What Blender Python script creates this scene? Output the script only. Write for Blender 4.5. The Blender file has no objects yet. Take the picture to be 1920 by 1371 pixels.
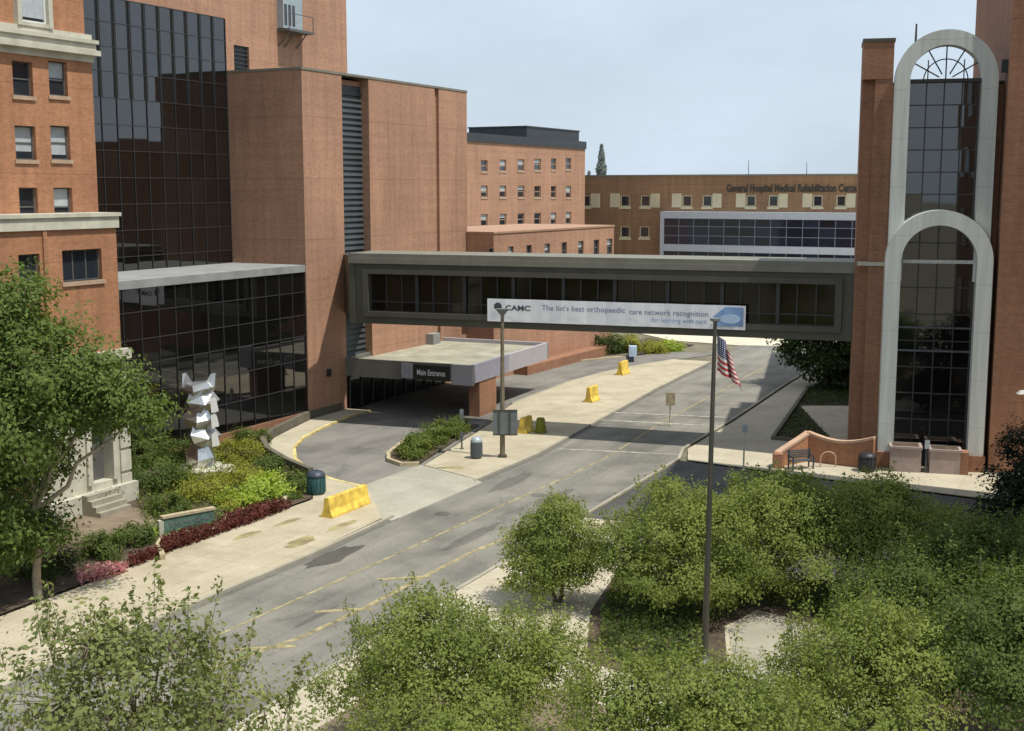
import bpy, math, random
import numpy as np
from mathutils import Vector
random.seed(7); RNG = np.random.default_rng(11)
SC = bpy.context.scene; COL = SC.collection

# ------------------------------------------------------------------ camera model (used to lay out the ground plan in metres)
EYE = 14.0; F = 2350.0; TH = math.atan(330/2350.)
CT, ST = math.cos(TH), math.sin(TH)
def ray(px, py):
    a = (px-960)/F; b = (685.5-py)/F
    return (a, CT+b*ST, -ST+b*CT)
def G(px, py, z=0.0):
    d = ray(px, py); t = (z-EYE)/d[2]
    return (d[0]*t, d[1]*t)
def AT(px, py, Y):
    d = ray(px, py); k = Y/d[1]
    return (d[0]*k, Y, EYE+d[2]*k)
U = Vector((.4512, .8924)); V = Vector((.8924, -.4512))     # street direction, and the way the street fronts face

# ------------------------------------------------------------------ materials
def nodes(name):
    m = bpy.data.materials.new(name); m.use_nodes = True
    nt = m.node_tree; b = nt.nodes['Principled BSDF']
    return m, nt, b
def N(nt, t, **kw):
    n = nt.nodes.new(t)
    for k, v in kw.items():
        if k in n.inputs: n.inputs[k].default_value = v
        else: setattr(n, k, v)
    return n
def L(nt, a, b): nt.links.new(a, b)
def ramp(nt, fac, stops):
    r = N(nt, 'ShaderNodeValToRGB'); e = r.color_ramp.elements
    while len(e) < len(stops): e.new(.5)
    for i, (p, c) in enumerate(stops):
        e[i].position = p; e[i].color = (c, c, c, 1) if isinstance(c, (int, float)) else (*c, 1)
    L(nt, fac, r.inputs['Fac']); return r
def mixc(nt, fac, a, b, mode='MIX'):
    m = N(nt, 'ShaderNodeMix', data_type='RGBA', blend_type=mode)
    for s, v in ((m.inputs[0], fac), (m.inputs[6], a), (m.inputs[7], b)):
        if hasattr(v, 'is_output') or isinstance(v, bpy.types.NodeSocket): L(nt, v, s)
        elif isinstance(v, (int, float)): s.default_value = v
        else: s.default_value = (*v, 1)
    return m.outputs[2]
def noise(nt, vec, scale, detail=4, rough=.55):
    n = N(nt, 'ShaderNodeTexNoise', Scale=scale, Detail=detail, Roughness=rough)
    if vec is not None: L(nt, vec, n.inputs['Vector'])
    return n.outputs['Fac']
def geo_pos(nt): return N(nt, 'ShaderNodeNewGeometry').outputs['Position']
def bump(nt, b, h, strength=.3, dist=.02):
    n = N(nt, 'ShaderNodeBump', Strength=strength, Distance=dist); L(nt, h, n.inputs['Height']); L(nt, n.outputs[0], b.inputs['Normal'])

def plain(name, col, rough=.6, metal=0.0, var=.12, scale=3.0, ior=None):
    m, nt, b = nodes(name)
    p = geo_pos(nt)
    f = ramp(nt, noise(nt, p, scale, 5, .6), [(.3, 1-var*1.6), (.7, 1+var)])
    L(nt, mixc(nt, 1.0, col, f.outputs[0], 'MULTIPLY'), b.inputs['Base Color'])
    b.inputs['Roughness'].default_value = rough; b.inputs['Metallic'].default_value = metal
    if ior: b.inputs['IOR'].default_value = ior
    return m
def brick(name, c1, c2, mortar, stain=.12, big=.09):
    m, nt, b = nodes(name)
    uv = N(nt, 'ShaderNodeUVMap').outputs[0]; p = geo_pos(nt)
    t = N(nt, 'ShaderNodeTexBrick'); L(nt, uv, t.inputs['Vector'])
    for k, v in (('Scale', 1.0), ('Mortar Size', .009), ('Mortar Smooth', .2), ('Bias', -.1), ('Brick Width', .23), ('Row Height', .078)): t.inputs[k].default_value = v
    t.inputs['Color1'].default_value = (*c1, 1); t.inputs['Color2'].default_value = (*c2, 1); t.inputs['Mortar'].default_value = (*mortar, 1)
    mp = N(nt, 'ShaderNodeMapping'); mp.inputs['Scale'].default_value = (2.2, 2.2, .22); L(nt, p, mp.inputs['Vector'])
    st = ramp(nt, noise(nt, mp.outputs[0], .9, 6, .6), [(.32, 1-stain), (.62, 1+stain*.4)])
    bg = ramp(nt, noise(nt, p, .16, 3, .5), [(.35, 1-big), (.65, 1+big)])
    fine = ramp(nt, noise(nt, uv, 4.5, 3, .7), [(.3, .86), (.7, 1.1)])
    c = mixc(nt, 1.0, t.outputs['Color'], st.outputs[0], 'MULTIPLY')
    c = mixc(nt, 1.0, c, bg.outputs[0], 'MULTIPLY'); c = mixc(nt, 1.0, c, fine.outputs[0], 'MULTIPLY')
    sx_ = N(nt, 'ShaderNodeSeparateXYZ'); L(nt, uv, sx_.inputs[0])
    for ch, per, wd, dk in ((1, 3.66, .012, .72), (0, 7.4, .004, .8)):
        q = N(nt, 'ShaderNodeMath', operation='DIVIDE'); L(nt, sx_.outputs[ch], q.inputs[0]); q.inputs[1].default_value = per
        fr = N(nt, 'ShaderNodeMath', operation='FRACT'); L(nt, q.outputs[0], fr.inputs[0])
        c = mixc(nt, 1.0, c, ramp(nt, fr.outputs[0], [(wd*.7, dk), (wd, 1.0)]).outputs[0], 'MULTIPLY')
    ms = N(nt, 'ShaderNodeMapping'); ms.inputs['Scale'].default_value = (1.0, .06, 1); L(nt, uv, ms.inputs['Vector'])
    c = mixc(nt, 1.0, c, ramp(nt, noise(nt, ms.outputs[0], 1.6, 5, .65), [(.34, .88), (.5, 1.0), (.70, 1.05)]).outputs[0], 'MULTIPLY')
    mh = N(nt, 'ShaderNodeMapping'); mh.inputs['Scale'].default_value = (.05, 1.0, 1); L(nt, uv, mh.inputs['Vector'])
    c = mixc(nt, 1.0, c, ramp(nt, noise(nt, mh.outputs[0], 2.6, 4, .6), [(.34, .93), (.66, 1.05)]).outputs[0], 'MULTIPLY')
    L(nt, c, b.inputs['Base Color']); b.inputs['Roughness'].default_value = .88
    bump(nt, b, t.outputs['Fac'], -.35, .01)
    return m
def concrete(name, col, dark, joint=1.5, jw=.012, stain=(.30, .27, .17), amt=.55):
    m, nt, b = nodes(name); p = geo_pos(nt)
    mp = N(nt, 'ShaderNodeMapping'); mp.inputs['Rotation'].default_value = (0, 0, math.radians(26.8)); L(nt, p, mp.inputs['Vector'])
    t = N(nt, 'ShaderNodeTexBrick'); L(nt, mp.outputs[0], t.inputs['Vector'])
    t.offset = 0
    for k, v in (('Scale', 1.0), ('Mortar Size', jw), ('Mortar Smooth', .3), ('Brick Width', joint), ('Row Height', joint)): t.inputs[k].default_value = v
    t.inputs['Color1'].default_value = (1, 1, 1, 1); t.inputs['Color2'].default_value = (.9, .9, .89, 1); t.inputs['Mortar'].default_value = (.62, .60, .55, 1)
    f = ramp(nt, noise(nt, p, .55, 7, .65), [(.3, dark), (.6, col)])
    g = ramp(nt, noise(nt, p, 9, 5, .7), [(.3, .86), (.7, 1.08)])
    s = ramp(nt, noise(nt, p, .28, 5, .6), [(.56, 0.0), (.66, amt)])
    c = mixc(nt, 1.0, f.outputs[0], g.outputs[0], 'MULTIPLY'); c = mixc(nt, s.outputs[0], c, stain)
    c = mixc(nt, 1.0, c, t.outputs['Color'], 'MULTIPLY')
    L(nt, c, b.inputs['Base Color']); b.inputs['Roughness'].default_value = .9
    return m
def asphalt(name, col, dark, pale):
    m, nt, b = nodes(name); p = geo_pos(nt)
    mp = N(nt, 'ShaderNodeMapping'); mp.inputs['Rotation'].default_value = (0, 0, math.radians(-63.2+90)); L(nt, p, mp.inputs['Vector'])
    ms = N(nt, 'ShaderNodeMapping'); ms.inputs['Scale'].default_value = (1.0, .09, 1); L(nt, mp.outputs[0], ms.inputs['Vector'])
    streak = noise(nt, ms.outputs[0], .9, 6, .65)
    f = ramp(nt, streak, [(.3, dark), (.5, col), (.72, pale)])
    pt = ramp(nt, noise(nt, p, .22, 6, .62), [(.36, .66), (.5, 1.0), (.66, 1.16)])
    g = ramp(nt, noise(nt, p, 14, 4, .75), [(.3, .82), (.7, 1.12)])
    vo = N(nt, 'ShaderNodeTexVoronoi', feature='DISTANCE_TO_EDGE', Scale=.22)
    wob = N(nt, 'ShaderNodeTexNoise', Scale=.8, Detail=5.0); L(nt, p, wob.inputs['Vector'])
    wv = N(nt, 'ShaderNodeVectorMath', operation='MULTIPLY_ADD'); L(nt, wob.outputs['Color'], wv.inputs[0]); wv.inputs[1].default_value = (1.6, 1.6, 0); L(nt, p, wv.inputs[2])
    L(nt, wv.outputs[0], vo.inputs['Vector'])
    cr = ramp(nt, vo.outputs['Distance'], [(.002, .82), (.010, 1.0)])
    c = mixc(nt, 1.0, f.outputs[0], pt.outputs[0], 'MULTIPLY'); c = mixc(nt, 1.0, c, g.outputs[0], 'MULTIPLY'); c = mixc(nt, 1.0, c, cr.outputs[0], 'MULTIPLY')
    L(nt, c, b.inputs['Base Color']); b.inputs['Roughness'].default_value = .92
    return m
def glass(name, col, rough=.03, ior=2.0):
    m, nt, b = nodes(name)
    f = ramp(nt, N(nt, 'ShaderNodeNewGeometry').outputs['Random Per Island'], [(0, .55), (1, 1.5)])
    L(nt, mixc(nt, 1.0, col, f.outputs[0], 'MULTIPLY'), b.inputs['Base Color'])
    b.inputs['Roughness'].default_value = rough; b.inputs['IOR'].default_value = ior
    return m
def leaf(name, c1, c2, trans=.35, nscale=.7):
    m, nt, b = nodes(name); p = geo_pos(nt)
    r = N(nt, 'ShaderNodeNewGeometry').outputs['Random Per Island']
    f = mixc(nt, .35, ramp(nt, noise(nt, p, nscale, 3), [(.3, 0.0), (.7, 1.0)]).outputs[0], ramp(nt, r, [(0, 0.0), (1, 1.0)]).outputs[0])
    c = mixc(nt, f, c1, c2)
    L(nt, c, b.inputs['Base Color']); b.inputs['Roughness'].default_value = .7; b.inputs['Specular IOR Level'].default_value = .12
    tr = N(nt, 'ShaderNodeBsdfTranslucent'); L(nt, mixc(nt, 1.0, c, (1.25, 1.25, .55), 'MULTIPLY'), tr.inputs['Color'])
    mx = N(nt, 'ShaderNodeMixShader'); mx.inputs[0].default_value = trans
    L(nt, b.outputs[0], mx.inputs[1]); L(nt, tr.outputs[0], mx.inputs[2])
    L(nt, mx.outputs[0], nt.nodes['Material Output'].inputs['Surface'])
    return m

M = {}
M['brick_tan'] = brick('brick_tan', (.42, .218, .132), (.355, .175, .103), (.40, .28, .20))
M['brick_orange'] = brick('brick_orange', (.40, .178, .085), (.325, .133, .062), (.36, .22, .14))
M['brick_red'] = brick('brick_red', (.31, .145, .078), (.25, .11, .058), (.28, .18, .12))
M['brick_far'] = brick('brick_far', (0.295, 0.160, 0.078), (0.246, 0.127, 0.061), (0.295, 0.205, 0.131))
M['stone'] = plain('stone', (0.508, 0.492, 0.402), .85, var=.14, scale=1.3)
M['white_paint'] = plain('white_paint', (0.629, 0.637, 0.612), .5, var=.05, scale=.8)
M['arch_white'] = plain('arch_white', (0.504, 0.529, 0.491), .55, var=.06, scale=.6)
def cladding(name, col):
    m, nt, b = nodes(name); p = geo_pos(nt); sz = N(nt, 'ShaderNodeSeparateXYZ'); L(nt, p, sz.inputs[0])
    q = N(nt, 'ShaderNodeMath', operation='DIVIDE'); L(nt, sz.outputs[2], q.inputs[0]); q.inputs[1].default_value = 2.35
    fr = N(nt, 'ShaderNodeMath', operation='FRACT'); L(nt, q.outputs[0], fr.inputs[0])
    j = ramp(nt, fr.outputs[0], [(.006, .68), (.014, 1.0)])
    mp = N(nt, 'ShaderNodeMapping'); mp.inputs['Scale'].default_value = (3, 3, .18); L(nt, p, mp.inputs['Vector'])
    d = ramp(nt, noise(nt, mp.outputs[0], 1.1, 5, .6), [(.34, .84), (.6, 1.04)])
    c = mixc(nt, 1.0, col, j.outputs[0], 'MULTIPLY'); c = mixc(nt, 1.0, c, d.outputs[0], 'MULTIPLY'); L(nt, c, b.inputs['Base Color']); b.inputs['Roughness'].default_value = .55
    return m
M['arch_white'] = cladding('arch_white', (.56, .59, .55))
M['cream'] = plain('cream', (0.574, 0.508, 0.344), .8, var=.08)
M['dark_band'] = plain('dark_band', (.035, .04, .048), .5, var=.15)
M['louver'] = plain('louver', (0.051, 0.061, 0.066), .5, var=.15, scale=.6)
M['bronze'] = plain('bronze', (.078, .073, .052), .55, var=.12, scale=.7)
M['bronze_light'] = plain('bronze_light', (0.192, 0.184, 0.144), .6, var=.12, scale=.9)
M['mullion'] = plain('mullion', (.035, .036, .036), .45, var=.05)
M['spandrel'] = plain('spandrel', (.006, .0065, .006), .5, var=.05)
M['mullion_pale'] = plain('mullion_pale', (.42, .46, .52), .45, var=.05)
M['mullion_blue'] = plain('mullion_blue', (.16, .19, .24), .45, var=.05)
M['frame_dark'] = plain('frame_dark', (.10, .10, .095), .5, var=.05)
M['glass_dark'] = glass('glass_dark', (.006, .0058, .0055), .025, 2.0)
M['glass_tower'] = glass('glass_tower', (.007, .007, .0065), .025, 2.0)
M['glass_blue'] = glass('glass_blue', (.012, .018, .034), .05, 1.6)
M['glass_bridge'] = glass('glass_bridge', (.020, .015, .009), .06, 1.42)
M['glass_window'] = glass('glass_window', (.02, .026, .034), .04, 1.7)
M['blind'] = plain('blind', (.42, .46, .48), .5, var=.08, scale=5)
M['roof_grey'] = plain('roof_grey', (0.255, 0.264, 0.255), .9, var=.15, scale=.8)
M['roof_gravel'] = plain('roof_gravel', (.335, .325, .25), .95, var=.2, scale=.6)
M['canopy_dark'] = plain('canopy_dark', (0.160, 0.152, 0.132), .7, var=.14, scale=.8)
M['canopy_pale'] = plain('canopy_pale', (0.392, 0.385, 0.420), .55, var=.06)
M['canopy_blue'] = plain('canopy_blue', (0.285, 0.285, 0.352), .55, var=.08)
M['sign_black'] = plain('sign_black', (.015, .016, .018), .4, var=.05)
M['sign_white'] = plain('sign_white', (.86, .865, .88), .5, var=.02)
M['ink'] = plain('ink', (.06, .065, .085), .6, var=.02)
M['ink_soft'] = plain('ink_soft', (.25, .28, .38), .6, var=.02)
M['ink_brown'] = plain('ink_brown', (.045, .036, .026), .6, var=.05)
M['logo_blue'] = plain('logo_blue', (.22, .36, .60), .5, var=.25, scale=1.2)
M['logo_pale'] = plain('logo_pale', (.50, .66, .86), .5, var=.1, scale=2)
M['walk'] = concrete('walk', (0.482, 0.430, 0.314), (0.387, 0.335, 0.232), 1.5)
M['walk_pale'] = concrete('walk_pale', (0.499, 0.452, 0.344), (0.421, 0.370, 0.267), 2.4, amt=.3)
M['apron'] = concrete('apron', (0.391, 0.378, 0.306), (0.315, 0.302, 0.238), 3.0, amt=.2)
M['far_concrete'] = concrete('far_concrete', (0.665, 0.608, 0.475), (0.551, 0.503, 0.380), 4.0, amt=.2)
M['kerb'] = concrete('kerb', (0.385, 0.361, 0.287), (0.295, 0.271, 0.205), 3.0, amt=.2)
M['kerb_yellow'] = plain('kerb_yellow', (.60, .50, .20), .8, var=.35, scale=1.5)
M['asphalt'] = asphalt('asphalt', (0.197, 0.189, 0.160), (0.147, 0.141, 0.122), (0.239, 0.227, 0.189))
M['asphalt_drive'] = asphalt('asphalt_drive', (0.189, 0.181, 0.160), (0.151, 0.144, 0.130), (0.218, 0.210, 0.181))
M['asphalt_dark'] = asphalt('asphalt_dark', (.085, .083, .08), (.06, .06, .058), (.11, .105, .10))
M['tar_worn'] = asphalt('tar_worn', (0.130, 0.126, 0.109), (0.105, 0.101, 0.088), (0.168, 0.160, 0.139))
M['patch'] = asphalt('patch', (.075, .07, .058), (.055, .05, .042), (.10, .092, .075))
M['earth'] = plain('earth', (0.170, 0.153, 0.102), .95, var=.3, scale=.4)
M['mulch'] = plain('mulch', (.085, .06, .04), .95, var=.35, scale=2.5)
M['path_brown'] = plain('path_brown', (0.200, 0.153, 0.106), .9, var=.16, scale=1.2)
M['yellow_line'] = plain('yellow_line', (0.324, 0.275, 0.144), .85, var=.4, scale=2.2)
M['white_line'] = plain('white_line', (.36, .35, .30), .85, var=.35, scale=2.2)
M['yellow_paint'] = plain('yellow_paint', (.74, .52, .09), .65, var=.26, scale=2.6)
M['steel'] = plain('steel', (.74, .74, .72), .36, 1.0, var=.08, scale=2)
M['pole_dark'] = plain('pole_dark', (.075, .072, .058), .45, .3, var=.1)
M['pole_tan'] = plain('pole_tan', (.19, .165, .105), .6, 0, var=.15)
M['pole_pale'] = plain('pole_pale', (.50, .48, .36), .6, 0, var=.1)
M['sign_grey'] = plain('sign_grey', (.16, .175, .17), .55, .2, var=.1)
M['teal'] = plain('teal', (.022, .085, .088), .5, 0, var=.15)
M['teal_sign'] = plain('teal_sign', (.10, .18, .14), .6, 0, var=.3, scale=2.5)
M['navy'] = plain('navy', (.035, .05, .075), .5, 0, var=.15)
M['bin_grey'] = plain('bin_grey', (.10, .115, .125), .5, .2, var=.15)
M['bin_pale'] = plain('bin_pale', (.36, .42, .45), .45, .2, var=.1)
M['black_plastic'] = plain('black_plastic', (.022, .024, .026), .5, var=.1)
M['planter_pink'] = plain('planter_pink', (0.357, 0.281, 0.251), .9, var=.12, scale=1.5)
M['cap_tan'] = plain('cap_tan', (.38, .23, .15), .9, var=.12)
M['lintel'] = plain('lintel', (.42, .30, .21), .9, var=.12)
M['cap'] = plain('cap', (0.510, 0.340, 0.230), .85, var=.12)
M['edging'] = plain('edging', (0.425, 0.357, 0.230), .85, var=.18)
M['dark_wall'] = plain('dark_wall', (.13, .115, .085), .9, var=.2, scale=1.5)
M['bark'] = plain('bark', (.16, .13, .095), .9, var=.3, scale=6)
M['bark_pale'] = plain('bark_pale', (.30, .25, .18), .9, var=.25, scale=5)
M['leaf_street'] = leaf('leaf_street', (.085, .135, .038), (.18, .24, .068), .42, .5)
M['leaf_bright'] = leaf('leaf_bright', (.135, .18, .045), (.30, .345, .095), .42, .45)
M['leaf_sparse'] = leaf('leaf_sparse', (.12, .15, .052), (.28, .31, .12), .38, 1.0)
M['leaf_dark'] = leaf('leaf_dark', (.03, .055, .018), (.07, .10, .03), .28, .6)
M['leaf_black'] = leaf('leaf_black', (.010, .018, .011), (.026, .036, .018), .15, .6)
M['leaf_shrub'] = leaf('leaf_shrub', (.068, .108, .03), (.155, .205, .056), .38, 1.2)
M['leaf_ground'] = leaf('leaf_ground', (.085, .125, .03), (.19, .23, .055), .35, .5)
M['leaf_lime'] = leaf('leaf_lime', (.27, .38, .055), (.45, .52, .11), .42, 1.4)
M['leaf_olive'] = leaf('leaf_olive', (.22, .24, .04), (.33, .335, .06), .38, 1.4)
M['leaf_wine'] = leaf('leaf_wine', (.07, .022, .018), (.18, .06, .05), .3, 2.0)
M['leaf_pink'] = leaf('leaf_pink', (.50, .16, .20), (.62, .40, .42), .3, 2.0)
M['leaf_grass'] = leaf('leaf_grass', (.035, .075, .018), (.07, .12, .028), .3, .9)
M['leaf_haze'] = leaf('leaf_haze', (.27, .31, .32), (.34, .39, .40), .2, .9)  # distance haze put into the leaf colour

# ------------------------------------------------------------------ mesh building
class Fr:
    """a vertical frame: t metres along D from P, d metres out along the normal, z up"""
    def __init__(s, P, D, n=None):
        s.P = Vector(P[:2]); s.D = Vector(D).normalized()
        s.N = Vector(n).normalized() if n is not None else Vector((s.D.y, -s.D.x))
    def w(s, t, d, z):
        q = s.P + s.D*t + s.N*d
        return (q.x, q.y, z)
    def tz(s, px, py, d=0.0):
        """t and z of the point of the plane d that this photo pixel looks at"""
        r = ray(px, py); P = s.P + s.N*d
        det = s.D.x*(-r[1]) + r[0]*s.D.y
        t = (-P.x*(-r[1]) - r[0]*P.y)/det
        y = P.y + t*s.D.y
        return t, EYE + r[2]*y/r[1]
def link(o, parent=None):
    COL.objects.link(o)
    if parent is not None:
        o.parent = parent
        o.matrix_parent_inverse = parent.matrix_basis.inverted()
    return o
class MB:
    def __init__(s): s.v = []; s.f = []; s.mi = []; s.cur = 0
    def quad(s, *p):
        i = len(s.v); s.v += [tuple(q) for q in p]; s.f.append(tuple(range(i, i+len(p)))); s.mi.append(s.cur); return s
    def hexa(s, a):     # 8 corners: bottom 0-3, top 4-7
        i = len(s.v); s.v += [tuple(q) for q in a]
        for q in ((3, 2, 1, 0), (4, 5, 6, 7), (0, 1, 5, 4), (1, 2, 6, 5), (2, 3, 7, 6), (3, 0, 4, 7)): s.f.append(tuple(i+k for k in q)); s.mi.append(s.cur)
        return s
    def box(s, fr, t0, t1, d0, d1, z0, z1):
        c = [(t0, d1), (t1, d1), (t1, d0), (t0, d0)]
        return s.hexa([fr.w(t, d, z0) for t, d in c] + [fr.w(t, d, z1) for t, d in c])
    def wall(s, fr, t0, t1, z0, z1, holes=(), d=0.0, depth=.25):
        """front face with real openings and their reveals"""
        ts = sorted({t0, t1, *[x for h in holes for x in h[:2]]}); zs = sorted({z0, z1, *[x for h in holes for x in h[2:4]]})
        for a, b in zip(ts, ts[1:]):
            for e, g in zip(zs, zs[1:]):
                mt, mz = (a+b)/2, (e+g)/2
                if mt < t0 or mt > t1 or mz < z0 or mz > z1 or any(h[0] < mt < h[1] and h[2] < mz < h[3] for h in holes): continue
                s.quad(fr.w(a, d, e), fr.w(b, d, e), fr.w(b, d, g), fr.w(a, d, g))
        for a, b, e, g in [h[:4] for h in holes]:
            k = d-depth
            s.quad(fr.w(a, d, e), fr.w(a, d, g), fr.w(a, k, g), fr.w(a, k, e)); s.quad(fr.w(b, d, g), fr.w(b, d, e), fr.w(b, k, e), fr.w(b, k, g))
            s.quad(fr.w(a, d, g), fr.w(b, d, g), fr.w(b, k, g), fr.w(a, k, g)); s.quad(fr.w(b, d, e), fr.w(a, d, e), fr.w(a, k, e), fr.w(b, k, e))
        return s
    def tube(s, p0, p1, r0, r1, n=8, cap=True):
        p0, p1 = Vector(p0), Vector(p1); ax = (p1-p0)
        if ax.length < 1e-6: return s
        ax.normalize(); x = ax.orthogonal().normalized(); y = ax.cross(x); i = len(s.v)
        for p, r in ((p0, r0), (p1, r1)):
            for k in range(n):
                a = 2*math.pi*k/n; s.v.append(tuple(p + x*(r*math.cos(a)) + y*(r*math.sin(a))))
        for k in range(n): s.f.append((i+k, i+(k+1) % n, i+n+(k+1) % n, i+n+k)); s.mi.append(s.cur)
        if cap: s.f.append(tuple(i+k for k in reversed(range(n)))); s.f.append(tuple(i+n+k for k in range(n))); s.mi += [s.cur]*2
        return s
    def lathe(s, x, y, prof, n=16):
        i = len(s.v)
        for r, z in prof:
            for k in range(n): a = 2*math.pi*k/n; s.v.append((x+r*math.cos(a), y+r*math.sin(a), z))
        for j in range(len(prof)-1):
            for k in range(n): s.f.append((i+j*n+k, i+j*n+(k+1) % n, i+(j+1)*n+(k+1) % n, i+(j+1)*n+k)); s.mi.append(s.cur)
        s.f.append(tuple(i+k for k in reversed(range(n)))); s.f.append(tuple(i+(len(prof)-1)*n+k for k in range(n))); s.mi += [s.cur]*2
        return s
    def prism(s, poly, z0, z1):
        a = sum(poly[i][0]*poly[(i+1) % len(poly)][1]-poly[(i+1) % len(poly)][0]*poly[i][1] for i in range(len(poly)))
        if a < 0: poly = poly[::-1]
        n = len(poly); i = len(s.v)
        s.v += [(p[0], p[1], z0) for p in poly] + [(p[0], p[1], z1) for p in poly]
        s.f.append(tuple(i+n+k for k in range(n))); s.f.append(tuple(i+k for k in reversed(range(n)))); s.mi += [s.cur]*2
        for k in range(n): s.f.append((i+k, i+(k+1) % n, i+n+(k+1) % n, i+n+k)); s.mi.append(s.cur)
        return s
    def arch(s, fr, tc, ro, ri, zb, zs, d0, d1, n=36):
        """a round-headed band: legs from zb to the spring line zs, half round above"""
        def pts(r): return [(tc-r, zb), (tc-r, zs)] + [(tc-r*math.cos(math.pi*k/n), zs+r*math.sin(math.pi*k/n)) for k in range(1, n)] + [(tc+r, zs), (tc+r, zb)]
        o, q = pts(ro), pts(ri)
        for k in range(len(o)-1):
            a, b, c, e = o[k], o[k+1], q[k+1], q[k]
            s.quad(fr.w(a[0], d1, a[1]), fr.w(e[0], d1, e[1]), fr.w(c[0], d1, c[1]), fr.w(b[0], d1, b[1]))
            s.quad(fr.w(a[0], d0, a[1]), fr.w(b[0], d0, b[1]), fr.w(c[0], d0, c[1]), fr.w(e[0], d0, e[1]))
            s.quad(fr.w(a[0], d1, a[1]), fr.w(b[0], d1, b[1]), fr.w(b[0], d0, b[1]), fr.w(a[0], d0, a[1]))
            s.quad(fr.w(e[0], d1, e[1]), fr.w(e[0], d0, e[1]), fr.w(c[0], d0, c[1]), fr.w(c[0], d1, c[1]))
        for e0, e1 in ((o[0], q[0]), (q[-1], o[-1])):
            s.quad(fr.w(e0[0], d1, e0[1]), fr.w(e0[0], d0, e0[1]), fr.w(e1[0], d0, e1[1]), fr.w(e1[0], d1, e1[1]))
        return s
    def build(s, name, mat, parent=None, smooth=False):
        me = bpy.data.meshes.new(name); me.from_pydata(s.v, [], s.f)
        for m in (mat if isinstance(mat, (list, tuple)) else [mat]): me.materials.append(M[m])
        if max(s.mi, default=0): me.polygons.foreach_set('material_index', s.mi)
        uv = me.uv_layers.new(name='UVMap')
        for p in me.polygons:
            n = p.normal
            if abs(n.z) < .8:
                h = math.hypot(n.x, n.y); tx, ty = -n.y/h, n.x/h
                for li in p.loop_indices: c = me.vertices[me.loops[li].vertex_index].co; uv.data[li].uv = (c.x*tx+c.y*ty, c.z)
            else:
                for li in p.loop_indices: c = me.vertices[me.loops[li].vertex_index].co; uv.data[li].uv = (c.x, c.y)
        if smooth: me.shade_smooth()
        return link(bpy.data.objects.new(name, me), parent)
def tag(o, label, cat=None, group=None, kind=None):
    if label: o['label'] = label
    if cat: o['category'] = cat
    if group: o['group'] = group
    if kind: o['kind'] = kind
    return o
def thing(name, label, cat, loc, group=None):
    o = bpy.data.objects.new(name, None); o.location = (loc[0], loc[1], loc[2] if len(loc) > 2 else 0); o.empty_display_size = .3
    COL.objects.link(o); return tag(o, label, cat, group)
def struct(name, mb, mat):
    return tag(mb.build(name, mat), None, kind='structure')
def copy_tree(o, parent=None):
    c = o.copy(); COL.objects.link(c)
    if parent is not None: c.parent = parent
    for ch in list(o.children): copy_tree(ch, c)
    return c
def text_mesh(name, body, size, mat, place, parent=None, width=None, bold=0.0, extrude=.01):
    """lettering as flat raised letters; place(x, y, h) -> world point for letter coordinates"""
    cu = bpy.data.curves.new(name, 'FONT'); cu.body = body; cu.size = size; cu.offset = bold; cu.resolution_u = 3
    ob = bpy.data.objects.new(name+'_source', cu); COL.objects.link(ob)
    dg = bpy.context.evaluated_depsgraph_get(); dg.update()
    me = bpy.data.meshes.new_from_object(ob.evaluated_get(dg)); bpy.data.objects.remove(ob); bpy.data.curves.remove(cu)
    xs = [v.co.x for v in me.vertices]; k = (width/(max(xs)-min(xs))) if width else 1.0; x0 = min(xs)
    for v in me.vertices: v.co = place((v.co.x-x0)*k, v.co.y, extrude)
    me.name = name; me.materials.clear(); me.materials.append(M[mat])
    return link(bpy.data.objects.new(name, me), parent)

def window(parent, fr, t0, t1, z0, z1, d, frame='frame_dark', pane='glass_window', fw=.06, rail=True, blind=0.0, nv=0, name='window'):
    m = MB(); mid = (z0+z1)/2
    m.box(fr, t0, t0+fw, d, d+.07, z0, z1).box(fr, t1-fw, t1, d, d+.07, z0, z1)
    m.box(fr, t0+fw, t1-fw, d, d+.07, z0, z0+fw).box(fr, t0+fw, t1-fw, d, d+.07, z1-fw, z1)
    if rail: m.box(fr, t0+fw, t1-fw, d, d+.06, mid-fw/2, mid+fw/2)
    for k in range(nv):
        x = t0+(t1-t0)*(k+1)/(nv+1); m.box(fr, x-fw/2, x+fw/2, d, d+.063, z0+fw, z1-fw)
    o = m.build(name, frame, parent)
    MB().quad(fr.w(t0, d+.02, z0), fr.w(t1, d+.02, z0), fr.w(t1, d+.02, z1), fr.w(t0, d+.02, z1)).build('pane', pane, o)
    if blind > 0:
        zb = z1-(z1-z0)*blind
        MB().quad(fr.w(t0+fw, d+.028, zb), fr.w(t1-fw, d+.028, zb), fr.w(t1-fw, d+.028, z1-fw), fr.w(t0+fw, d+.028, z1-fw)).build('blind', 'blind', o)
    return o
def curtain(parent, fr, ts, zs, d, gmat, mmat, mw=.05, tilt=.006, out=.05, mask=None):
    g = MB(); m = MB()
    for a, b in zip(ts, ts[1:]):
        for e, h in zip(zs, zs[1:]):
            if mask and not mask((a+b)/2, (e+h)/2): continue
            q = [d + random.uniform(-tilt, tilt)*1.0 for _ in range(3)]; q.append(q[0]+q[2]-q[1])
            g.quad(fr.w(a, q[0], e), fr.w(b, q[1], e), fr.w(b, q[2], h), fr.w(a, q[3], h))
    for a in ts: m.box(fr, a-mw/2, a+mw/2, d-.02, d+out, zs[0], zs[-1])
    for e in zs: m.box(fr, ts[0], ts[-1], d-.021, d+out*.8, e-mw/2, e+mw/2)
    g.build('glazing', gmat, parent)
    return m.build('mullion_grid', mmat, parent)
def lin(a, b, n): return [a+(b-a)*k/n for k in range(n+1)]

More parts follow.
